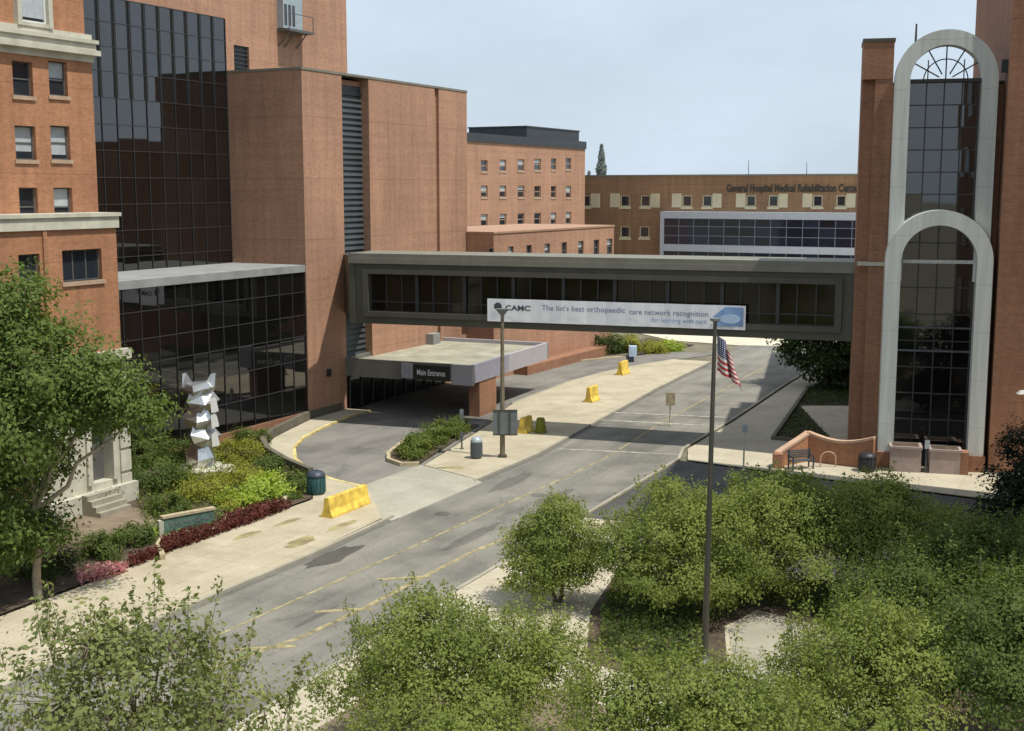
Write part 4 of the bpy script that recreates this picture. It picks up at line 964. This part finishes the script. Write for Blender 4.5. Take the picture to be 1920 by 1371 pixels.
c1 = mixc(nt, st_, (.58, .52, .50), (.36, .03, .03)); c2 = mixc(nt, star, (.025, .03, .10), (.65, .65, .68)); L(nt, mixc(nt, can, c1, c2), b.inputs['Base Color']); b.inputs['Roughness'].default_value = .8
M['flag_cloth'] = mm
nu, nvv = 60, 30; vv = []; ff = []
for j in range(nvv+1):
    for i in range(nu+1):
        s, h = i/nu, j/nvv; S_ = s*1.9                  # h = 1 at the top of the hoist; cloth falls in folds away from the pole
        out_ = .78*(1-math.exp(-1.25*S_))*(.62+.38*(1-h)); fall = .40*S_+.16*S_*S_*h
        x = fx+.13+out_-.16*math.sin(2.6*S_)*(1-h)*.5; y = fy-.03+.15*math.sin(9*S_+1.8*h)*min(1, S_*2.2)
        vv.append((x+.045*math.sin(9*S_+1.8*h+1.2), y, 9.96-1.05*(1-h)-fall*(.78+.1*h)))
for j in range(nvv):
    for i in range(nu): a = j*(nu+1)+i; ff.append((a, a+1, a+nu+2, a+nu+1))
me = bpy.data.meshes.new('flag'); me.from_pydata(vv, [], ff); me.materials.append(mm); uv = me.uv_layers.new(name='UVMap')
for p in me.polygons:
    for li in p.loop_indices: k = me.loops[li].vertex_index; uv.data[li].uv = ((k % (nu+1))/nu, (k//(nu+1))/nvv)
me.shade_smooth(); fl = link(bpy.data.objects.new('flag', me)); tag(fl, 'limp striped flag with a starred blue canton hanging from the flagpole', 'flag')

# sculpture: stacked faceted steel tiers
sx, sy = G(380, 880, .16)
sc_ = thing('sculpture', 'tall stacked sculpture of folded shiny steel tiers in the garden before the dark glass', 'sculpture', (sx, sy, .16))
def tier(z0, z1, w0, wm_, w1, rot, dx, name):
    m = MB(); ring = []
    for zz_, w_, ro in ((z0, w0, rot), (z0+(z1-z0)*.55, wm_, rot+.25), (z1, w1, rot+.1)):
        ring.append([(sx+dx+w_*math.cos(ro+k*math.pi/3)*(1.0 if k % 2 else .82), sy+w_*.8*math.sin(ro+k*math.pi/3), zz_+(.16 if k % 2 else -.12)*(.6+.4*math.sin(k*2.1+z0))) for k in range(6)])
    for a, b_ in zip(ring, ring[1:]):
        for k in range(6): m.quad(a[k], a[(k+1) % 6], b_[(k+1) % 6]); m.quad(a[k], b_[(k+1) % 6], b_[k])
    m.quad(*ring[-1]); m.quad(*ring[0][::-1]); m.build(name, 'steel', sc_)
tier(.16, 1.35, .78, .82, .55, .2, .0, 'base_tier'); tier(1.35, 2.25, .52, .95, .62, .9, .03, 'tier'); tier(2.2, 3.1, .6, .95, .55, .3, -.04, 'tier'); tier(3.05, 3.95, .5, .98, .7, .8, .0, 'tier'); tier(3.9, 4.5, .62, .92, .75, .1, -.02, 'tier')
for s in (-1, 1):
    m = MB(); x = sx+s*.52
    p = [(x-.28, sy-.3, 4.35), (x+.28, sy-.3, 4.35), (x+.2, sy+.3, 4.35), (x-.2, sy+.3, 4.35)]; q = [(x+s*.18-.1, sy-.14, 5.0), (x+s*.2+.1, sy-.1, 5.05), (x+s*.2+.1, sy+.1, 4.95), (x+s*.18-.1, sy+.1, 4.95)]
    m.hexa(p+q).build('horn', 'steel', sc_)
for k, zz_ in enumerate((1.75, 2.7, 3.45)):
    x = sx+.78; MB().hexa([(x-.1, sy-.62, zz_-.33), (x+.2, sy-.45, zz_-.28), (x+.16, sy-.2, zz_-.25), (x-.1, sy-.2, zz_-.25), (x-.14, sy-.62, zz_+.28), (x+.05, sy-.48, zz_+.45), (x+.04, sy-.2, zz_+.36), (x-.1, sy-.2, zz_+.3)]).build('side_plate', 'white_paint', sc_)
MB().lathe(sx, sy, [(1.3, .16), (1.3, .28), (1.15, .34)], 18).build('plinth', 'stone', sc_)

# green garden sign between two stone end blocks
s0, s1 = G(308, 1003, .2), G(402, 985, .2)
gs = thing('garden_sign', 'low green sign panel with a pale cap standing in the flower bed', 'sign', (s0[0], s0[1], .16)); fg = Fr(s0, (s1[0]-s0[0], s1[1]-s0[1])); Lg = math.hypot(s1[0]-s0[0], s1[1]-s0[1])
MB().box(fg, 0, Lg, -.2, 0, .2, .86).build('panel', 'teal_sign', gs); MB().box(fg, -.06, Lg+.06, -.24, .04, .86, .96).build('cap', 'edging', gs); MB().box(fg, -.2, 0, -.2, .0, .16, .8).build('end_block', 'stone', gs)
m = MB()
for k in range(9): m.box(fg, .25+.2*k, .25+.2*k+.13, .0, .012, .5+.05*(k % 2), .64)
m.build('worn_lettering', 'sign_grey', gs)
# edging walls of the flower bed and the dark garden wall by the entrance walk
EDG = [(300, 1048), (292, 1026), (300, 1014), (330, 1004), (395, 997), (412, 985), (418, 972), (470, 955), (528, 944), (536, 925), (524, 905)]
ribbon('bed_edging', [G(*p, .2) for p in EDG], .2, .14, .36, 'edging')
gw = MB(); pts = [(p[0]-.05, p[1]+.03) for p in BACK]
for a, b in zip(pts, pts[1:]):
    d = (Vector(b)-Vector(a)).normalized(); n = Vector((d.y, -d.x))*.28; gw.hexa([(a[0]-n.x, a[1]-n.y, .1), (b[0]-n.x, b[1]-n.y, .1), (*b, .1), (*a, .1), (a[0]-n.x, a[1]-n.y, .62), (b[0]-n.x, b[1]-n.y, .62), (*b, .62), (*a, .62)])
tag(gw.build('garden_wall', 'dark_wall'), 'low dark stone wall curving along the entrance pavement beside the shrubs', 'wall')
bd = shrub.__class__
for px, py, r in ((428, 886, .42),): 
    x, y = G(px, py, .2); m = MB().lathe(x, y, [(r, .12), (r*1.1, .3), (r*.8, .52), (r*.3, .62), (.01, .63)], 9); tag(m.build('boulder', 'stone', None), 'pale boulder among the shrubs at the foot of the steel sculpture', 'boulder')

# street light arm at the right edge
x, y, zz_ = TW.w(tq0+1.6, 1.4, 0); zl_ = AT(1905, 742, y)[2]
sl = thing('street_light', 'pale curved street light head at the right picture edge', 'street light', (x, y, 0))
MB().tube((x+1.2, y-.1, 0), (x+1.2, y-.1, zl_-.1), .09, .07, 8).build('pole', 'pole_dark', sl)
m = MB(); pts = [(x+1.2-1.0*u, y-.1, zl_-.12+.32*math.sin(u*1.9)) for u in lin(0, 1, 8)]
for a, b in zip(pts, pts[1:]): m.tube(a, b, .05, .05, 6)
m.build('arm', 'pole_pale', sl)
MB().hexa([(x-.55, y-.28, zl_+.1), (x+.25, y-.28, zl_+.1), (x+.25, y+.08, zl_+.1), (x-.55, y+.08, zl_+.1), (x-.4, y-.2, zl_+.27), (x+.2, y-.22, zl_+.27), (x+.2, y+.02, zl_+.27), (x-.4, y, zl_+.27)]).build('lamp_head', 'white_paint', sl)

# ================================================================== PLANTING
tree('street_tree', 'leafy green street tree in front of the old brick building at the left edge', 'tree', (-16.2, 41.4),
     [(-.7, .2, 9.9, 1.6, 1.9), (-2.4, .5, 8.4, 2.2, 2.2), (.9, -.2, 8.2, 2.2, 1.6), (2.4, .0, 7.4, 1.8, .95), (3.5, .3, 6.6, 1.1, .8), (-.4, -1.2, 6.6, 2.5, 1.8), (-.5, .9, 4.8, 1.6, 1.1), (-.9, -.9, 2.7, 1.4, 1.0), (-2.9, .4, 5.3, 2.2, 1.8), (1.3, .6, 6.8, 1.9, .9), (-1.6, -.8, 3.6, 1.8, 1.3), (-.6, .4, 2.6, 1.4, .9), (-1.9, .6, 2.0, 1.5, 1.2), (.35, .3, 2.2, .9, .7)],
     1100, 70000, .62, .17, 'leaf_street', 3.2, .15, 'bark_pale', shell=.3, twigs=160, shoots=120, sl=.7)
tree('street_tree', 'second leafy tree behind the left street tree, close to the stone base', 'tree', (-21.4, 46.6),
     [(0, 0, 7.4, 2.2, 1.8), (1.2, .2, 5.6, 1.9, 1.4), (-1.2, 0, 5.2, 2.2, 1.6), (.4, -.3, 3.6, 1.7, 1.2)], 380, 17000, .6, .2, 'leaf_street', 2.6, .13, 'bark_pale', shell=.3, twigs=60)
GT = 'low small leaved trees on the near plaza'
tree('plaza_tree', 'thin airy tree at the bottom left corner with sky-lit gaps between its leaves', 'tree', (-6.4, 20.3),
     [(0, 0, 5.3, 1.7, 1.4), (1.3, .3, 5.0, 1.4, 1.1), (-1.3, .2, 5.4, 1.4, 1.2), (.35, .6, 6.3, 1.0, .7), (-.8, .2, 6.4, .9, .65), (2.5, .2, 4.4, 1.0, .7), (0, -.4, 4.0, 2.3, 1.1)],
     620, 11500, .38, .115, 'leaf_sparse', 3.0, .08, shell=.05, twigs=420, group=GT, shoots=120, sl=.85)
tree('plaza_tree', 'widest bright green tree at the bottom centre of the picture', 'tree', (-1.4, 29.5),
     [(-.9, 0, 3.0, 1.8, 1.05), (1.0, .2, 2.9, 1.9, 1.0), (-.75, .5, 3.6, 1.0, .6), (0, -.9, 2.2, 2.6, 1.0), (-2.1, -.3, 2.1, 1.4, .9), (2.2, .0, 2.4, 1.4, .85), (-.2, -2.2, 1.6, 2.4, .9)],
     760, 56000, .40, .088, 'leaf_bright', 1.2, .11, shell=.2, twigs=160, stems=2, group=GT, shoots=240, sl=.75)
tree('plaza_tree', 'bright tree right below the flagpole foot at the bottom edge', 'tree', (3.9, 25.6),
     [(0, 0, 3.3, 1.7, .9), (-1.3, .1, 3.2, 1.4, .85), (1.4, -.2, 3.0, 1.3, .8), (0, -1.1, 2.4, 2.2, .9), (-2.2, -.6, 2.4, 1.3, .9)],
     480, 36000, .38, .088, 'leaf_bright', 1.1, .1, shell=.2, twigs=120, stems=2, group=GT, shoots=190, sl=.6)
tree('plaza_tree', 'small round tree standing alone between the street and the white walk', 'tree', (1.55, 41.0),
     [(-.1, 0, 2.5, 1.3, .95), (-.9, .1, 2.0, 1.1, .8), (.9, -.1, 1.9, 1.1, .8), (.15, .2, 3.2, .9, .5), (.1, -.6, 1.5, 1.3, .7), (-.9, -.9, 1.3, 1.0, .6)],
     360, 24000, .36, .1, 'leaf_bright', .7, .08, shell=.2, twigs=70, stems=2, group=GT, shoots=110, sl=.5)
tree('plaza_tree', 'rounded bright tree directly behind the flagpole, over dark mulch', 'tree', (5.2, 40.0),
     [(0, 0, 2.8, 1.8, 1.1), (-1.5, .1, 2.4, 1.4, .95), (1.4, .1, 2.9, 1.6, 1.0), (.2, .4, 3.8, 1.4, .65), (-.3, -1.0, 1.8, 1.9, .9), (1.4, -1.1, 1.7, 1.4, .8)],
     560, 37000, .4, .1, 'leaf_bright', .9, .09, shell=.2, twigs=90, stems=2, group=GT, shoots=170, sl=.55)
tree('plaza_tree', 'spreading bright tree just right of the flagpole, nearest the plaza edge', 'tree', (8.7, 41.2),
     [(0, 0, 3.0, 1.9, 1.15), (-1.4, .1, 3.0, 1.5, 1.0), (1.5, .1, 3.0, 1.7, 1.05), (.2, .4, 3.9, 1.7, .65), (2.7, -.4, 2.6, 1.4, .9), (.4, -1.2, 2.0, 1.9, .9), (-1.2, -1.2, 1.6, 1.2, .7)],
     640, 42000, .4, .1, 'leaf_bright', .9, .09, shell=.2, twigs=100, stems=2, group=GT, shoots=190, sl=.55)
tree('plaza_tree', 'half shaded low tree between the bright plaza trees and the dark tree at right', 'tree', (12.3, 41.0),
     [(0, 0, 3.3, 1.8, 1.1), (-1.4, -.2, 3.2, 1.5, 1.0), (1.6, .1, 2.7, 1.6, .95), (.2, -1.2, 2.0, 2.0, .9), (0, .4, 3.8, 1.4, .55), (2.8, -.6, 2.2, 1.3, .9)],
     540, 34000, .42, .105, 'leaf_bright', .9, .09, shell=.25, twigs=80, stems=2, group=GT, shoots=120, sl=.55)
tree('plaza_tree', 'small low tree filling the gap between the shaded trees and the lit shoots', 'tree', (10.6, 35.2),
     [(0, 0, 2.3, 1.3, .8), (-.7, -.3, 1.7, 1.1, .7), (1.1, .2, 2.4, 1.4, .9), (.3, -.7, 1.5, 1.4, .7)],
     300, 19000, .4, .1, 'leaf_shrub', .8, .08, shell=.25, twigs=60, stems=2, group=GT, shoots=80, sl=.5)
tree('plaza_tree', 'lit tree with upright shoots at the lower right, before the shaded trees', 'tree', (8.0, 28.2),
     [(0, 0, 3.0, 1.6, 1.0), (1.3, .2, 3.0, 1.3, .95), (-1.2, .1, 2.4, 1.2, .8), (.3, .3, 3.9, .9, .6), (.2, -.9, 2.0, 2.2, .9)],
     480, 35000, .38, .09, 'leaf_bright', 1.2, .1, shell=.2, twigs=110, stems=2, group=GT, shoots=200, sl=.85)
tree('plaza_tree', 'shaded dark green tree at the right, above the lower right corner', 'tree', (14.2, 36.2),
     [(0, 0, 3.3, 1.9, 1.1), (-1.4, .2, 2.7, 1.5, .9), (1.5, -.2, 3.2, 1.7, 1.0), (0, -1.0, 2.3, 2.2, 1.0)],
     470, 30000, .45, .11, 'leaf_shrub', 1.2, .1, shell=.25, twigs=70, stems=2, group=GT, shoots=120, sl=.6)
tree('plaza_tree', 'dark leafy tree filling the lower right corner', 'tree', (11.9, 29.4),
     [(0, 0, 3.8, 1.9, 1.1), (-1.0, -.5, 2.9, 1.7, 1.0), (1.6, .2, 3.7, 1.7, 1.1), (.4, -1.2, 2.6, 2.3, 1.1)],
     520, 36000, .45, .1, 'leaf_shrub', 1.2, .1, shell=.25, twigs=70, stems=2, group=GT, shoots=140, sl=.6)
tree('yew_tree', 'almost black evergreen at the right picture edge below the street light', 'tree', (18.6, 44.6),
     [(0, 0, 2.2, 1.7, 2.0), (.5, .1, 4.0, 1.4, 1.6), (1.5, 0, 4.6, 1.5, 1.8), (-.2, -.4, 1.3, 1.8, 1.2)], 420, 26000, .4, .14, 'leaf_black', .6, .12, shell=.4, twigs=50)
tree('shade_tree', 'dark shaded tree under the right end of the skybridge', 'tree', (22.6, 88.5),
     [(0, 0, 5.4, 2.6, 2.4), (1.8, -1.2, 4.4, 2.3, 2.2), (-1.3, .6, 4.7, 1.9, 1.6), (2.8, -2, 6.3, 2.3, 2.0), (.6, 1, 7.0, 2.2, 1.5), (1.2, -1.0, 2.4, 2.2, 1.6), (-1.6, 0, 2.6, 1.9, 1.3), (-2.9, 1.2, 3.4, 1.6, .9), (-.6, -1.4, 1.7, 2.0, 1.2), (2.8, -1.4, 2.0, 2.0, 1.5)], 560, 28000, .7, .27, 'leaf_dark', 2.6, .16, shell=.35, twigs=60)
def fir(base, h, r, label, mat, n=4200):
    T = thing('pine_tree', label, 'tree', (*base, 0)); zz_ = RNG.uniform(.12, 1, n)**.8; a = RNG.uniform(0, 6.283, n); lay = .65+.35*np.abs(np.sin(zz_*26))
    rr = r*(1-zz_)*lay*RNG.uniform(.35, 1, n)**.5+.12
    P = np.c_[base[0]+rr*np.cos(a), base[1]+rr*np.sin(a), h*zz_-rr*.12]; leaf_mesh('crown', P, .7, mat, None, .3, parent=T)
    MB().tube((*base, 0), (*base, h*.97), .35, .05, 8).build('trunk', 'bark', T)
fir((21.0, 298), 24.4, 5.2, 'pale hazy pointed conifer rising behind the roof of the far building', 'leaf_haze')
fir((18.6, 306), 18.4, 5.0, 'lower hazy conifer left of the pointed one behind the far roof', 'leaf_haze', 1200)
# lawn beside the arch tower
lawn = [(14.6, 69.2), (20.9, 87.3), (25, 95), (33, 92), (26.5, 80), (18.6, 80), (17.8, 67.6)]
struct('lawn_bed', MB().prism(lawn, .1, KW+.02), 'mulch')
g = scatter_poly(lawn, 26000, .3); tag(leaf_mesh('grass', g, .16, 'leaf_grass', None, .2, .3), None, kind='stuff')
ribbon('bed_edging', [(17.6, 67.3), (14.5, 68.9), (20.8, 87.3)], .22, .1, .34, 'dark_wall')
# planted island with hedge
isl = [(-4.75, 62.7), (-5.6, 62.6), (-6.3, 63.6), (-6.45, 65.2), (-5.85, 68.6), (-4.7, 71.4), (-3.1, 73.6), (-2.0, 73.4)]
struct('island_bed', MB().prism(isl, .03, KW+.03), 'mulch')
ribbon('island_kerb', isl[:7], .2, .02, KW+.1, 'edging', -1)
hp_ = [np.array((-5.2, 64.3, .5)), np.array((-4.9, 66.0, .5)), np.array((-4.35, 67.9, .5)), np.array((-3.75, 69.8, .48)), np.array((-3.1, 71.4, .42))]
P, O, CC = clump_points([(q[0], q[1], q[2], .95 if i < 4 else .7, .62) for i, q in enumerate(hp_)], 260, 15000, .28, .6)
hg = thing('hedge', 'clipped green hedge along the planted island in the driveway', 'hedge', (-4.4, 67.5, KW)); leaf_mesh('foliage', P, .12, 'leaf_ground', O, .5, parent=hg)
m = MB()
for c in CC[::6]: m.tube((c[0], c[1], .1), (c[0]+.05, c[1], max(.2, c[2])), .02, .012, 4, False)
m.build('stems', 'bark', hg)
# garden shrubs (photo position, radius, height)
shrub('large dark green shrub at the left end of the garden, against the stone base', 285, 925, 1.35, 1.9, 'leaf_shrub', 3600)
shrub('olive green shrub mound below the steel sculpture', 392, 938, 1.5, 1.35, 'leaf_olive', 2600)
shrub('olive shrub next to the mound, towards the lime hosta', 452, 912, 1.2, 1.15, 'leaf_olive', 1900)
shrub('bright lime green clump at the right of the flower bed', 497, 935, 1.15, 1.1, 'leaf_lime', 2400, .18)
shrub('small lime clump at the upper edge of the burgundy bed', 452, 956, .8, .6, 'leaf_lime', 1200, .16)
shrub('mid green shrub right behind the green garden sign', 315, 968, .95, .9, 'leaf_shrub', 1800)
shrub('dark green shrub between sculpture and stone base', 262, 880, 1.1, 1.6, 'leaf_shrub', 2400)
shrub('green shrub in front of the dark atrium glass, left of the sculpture', 330, 870, 1.2, 1.3, 'leaf_shrub', 2600)
shrub('yellow green shrub right of the sculpture, along the dark wall', 448, 870, 1.3, 1.2, 'leaf_olive', 2600)
shrub('far green shrub at the upper end of the garden by the glass', 470, 838, 1.0, 1.0, 'leaf_shrub', 1800)
shrub('green shrub filling the corner beside the teal bin', 556, 922, .75, .85, 'leaf_shrub', 1500)
shrub('low green shrub under the teal bin corner', 545, 940, .5, .5, 'leaf_shrub', 900)
shrub('rounded mid green shrub between the olive mound and the large dark shrub', 335, 915, .9, 1.15, 'leaf_shrub', 2000)
shrub('rounded green shrub above the lime clump, by the curved dark wall', 505, 893, .85, 1.0, 'leaf_shrub', 1700)
shrub('small yellow green mound left of the lime clump', 430, 948, .75, .75, 'leaf_lime', 1300)
shrub('low olive mound behind the burgundy bed, right of the garden sign', 425, 962, .6, .6, 'leaf_olive', 1000)
shrub('dark clipped shrub at the foot of the stone steps', 190, 958, .8, 1.0, 'leaf_dark', 1500)
shrub('green hedge shrub below the brown path, left one', 190, 1052, 1.0, 1.0, 'leaf_shrub', 2400)
shrub('green hedge shrub below the brown path, right one next to the burgundy bed', 252, 1026, .9, .85, 'leaf_shrub', 2000)
shrub('dark shrub under the left street tree', 95, 1085, 1.2, 1.1, 'leaf_dark', 2200)
shrub('pale lime tuft by the curved bed edging', 285, 1012, .4, .45, 'leaf_lime', 600)
for lb_, px, py, r, h, mt in (('dark shrub against the low wing, under the skybridge', 1128, 664, 1.3, 1.7, 'leaf_dark'), ('green shrub beside the dark one under the skybridge', 1152, 662, 1.2, 1.6, 'leaf_shrub'), ('brownish shrub at the corner of the low wing', 1176, 660, 1.1, 1.6, 'leaf_olive'), ('yellow green bush in the far bed beyond the driveway', 1222, 662, 1.5, 1.0, 'leaf_olive'), ('low yellowish bush at the right end of the far bed', 1254, 658, 1.2, .8, 'leaf_lime')):
    shrub(lb_, px, py, r, h, mt, 1100, .22)
for k, (px, py) in enumerate(((1052, 672), (1066, 671), (1080, 669), (1094, 667))):
    s_ = shrub('', px, py, .35, .55, 'leaf_dark', 300, .14, 'small dark shrubs along the low wing wall'); s_['label'] = 'small dark shrub in the row at the foot of the low brick wing wall'
# flower beds and ground cover
def cover(name, pix, n, h, ls, mat, z=.16, label=None):
    poly = [G(*p, z) for p in pix] if pix[0][0] > 60 else pix
    q = scatter_poly(poly, n, h); q[:, 2] += z; return tag(leaf_mesh(name, q, ls, mat, None, .5), label, kind='stuff')
cover('burgundy_flower_bed', [(248, 1066), (330, 1032), (420, 1000), (500, 972), (548, 952), (530, 946), (470, 957), (420, 975), (412, 988), (330, 1008), (304, 1018), (300, 1036), (240, 1050)], 5200, .34, .14, 'leaf_wine')
cover('pink_flower_bed', [(150, 1098), (205, 1086), (246, 1070), (225, 1066), (170, 1072), (142, 1082)], 900, .35, .13, 'leaf_pink')
cover('ground_cover', [(-9.6, 59.2), (-9.4, 55.6), (-10.6, 53.6), (-13.4, 48), (-15, 50.0), (-16.8, 54.6), (-17.2, 60), (-15.5, 68), (-13.8, 72), (-13.8, 67), (-12.9, 64.3), (-11.4, 61.7)], 6500, .28, .15, 'leaf_ground')
cover('ground_cover', [(2.9, 39.5), (3.9, 44.4), (7.2, 44.0), (10.4, 43.4), (14, 42.4), (15, 38.5), (11.5, 38.2), (8.2, 40.8), (6.4, 38.8), (5.6, 35.6), (4.2, 34.4), (2.6, 36)], 15000, .32, .13, 'leaf_shrub')
struct('mulch_bed', MB().prism([(2.2, 35.6), (2.6, 40), (3.9, 44.6), (7.2, 44.2), (10.4, 43.4), (16, 42), (16, 37.5), (11.4, 37.2), (8.2, 40.2), (6.8, 38.6), (6.3, 35.0), (4.2, 33.9)], .1, KW+.02), 'mulch')
struct('mulch_bed', MB().prism([(-3.2, 34.5), (2.0, 33.2), (3.6, 30), (3, 24), (-5, 22), (-6.5, 28)], .1, KW+.02), 'path_brown')
struct('mulch_bed', MB().prism([(5.6, 31), (9.2, 31.5), (12.2, 34.3), (16, 38), (20, 34), (16, 24), (6, 23)], .1, KW+.02), 'mulch')

sheet('garden_path', [(6.4, 34.0), (6.9, 38.5), (8.2, 40.1), (11.3, 37.1), (9.6, 33.6)], KW+.008, 'kerb')  # greyer concrete stands in for shade on the pale path
# ================================================================== LIGHT, SKY, CAMERA
SUN = Vector((.40, -.22, 1.0)).normalized()
el = math.asin(SUN.z); az = math.atan2(SUN.x, SUN.y)
w = bpy.data.worlds.new('World'); SC.world = w; w.use_nodes = True; nt = w.node_tree; bg = nt.nodes['Background']
sky = N(nt, 'ShaderNodeTexSky', sky_type='NISHITA'); sky.sun_disc = False; sky.sun_elevation = el; sky.sun_rotation = az; sky.air_density = 1.0; sky.dust_density = 2.2; sky.ozone_density = 1.0
tcg = N(nt, 'ShaderNodeTexCoord').outputs['Generated']
mp = N(nt, 'ShaderNodeMapping'); mp.inputs['Scale'].default_value = (1.6, 1.6, 4.5); L(nt, tcg, mp.inputs['Vector'])
cl = ramp(nt, noise(nt, mp.outputs[0], 1.7, 7, .6), [(.28, .70), (.66, 1.0)])
L(nt, mixc(nt, cl.outputs[0], sky.outputs[0], (6.9, 8.1, 9.35)), bg.inputs['Color']); bg.inputs['Strength'].default_value = .1
sd = bpy.data.lights.new('sun', 'SUN'); sd.energy = 4.7; sd.angle = math.radians(.6); sd.color = (1, .95, .86)
so = bpy.data.objects.new('sun', sd); so.rotation_euler = SUN.to_track_quat('Z', 'Y').to_euler(); so.location = (30, -30, 80); COL.objects.link(so)
cd = bpy.data.cameras.new('camera'); cd.sensor_width = 36; cd.lens = F/1920*36; cd.clip_end = 5000; cd.clip_start = .5
co = bpy.data.objects.new('camera', cd); co.location = (0, 0, EYE); co.rotation_euler = (math.pi/2-TH, 0, 0); COL.objects.link(co); SC.camera = co
SC.view_settings.view_transform = 'Standard'; SC.view_settings.look = 'None'; SC.view_settings.exposure = 0; SC.view_settings.gamma = 1
SC.cycles.max_bounces = 6; SC.cycles.diffuse_bounces = 3; SC.cycles.glossy_bounces = 3; SC.cycles.transmission_bounces = 4
SC.cycles.sample_clamp_indirect = 6
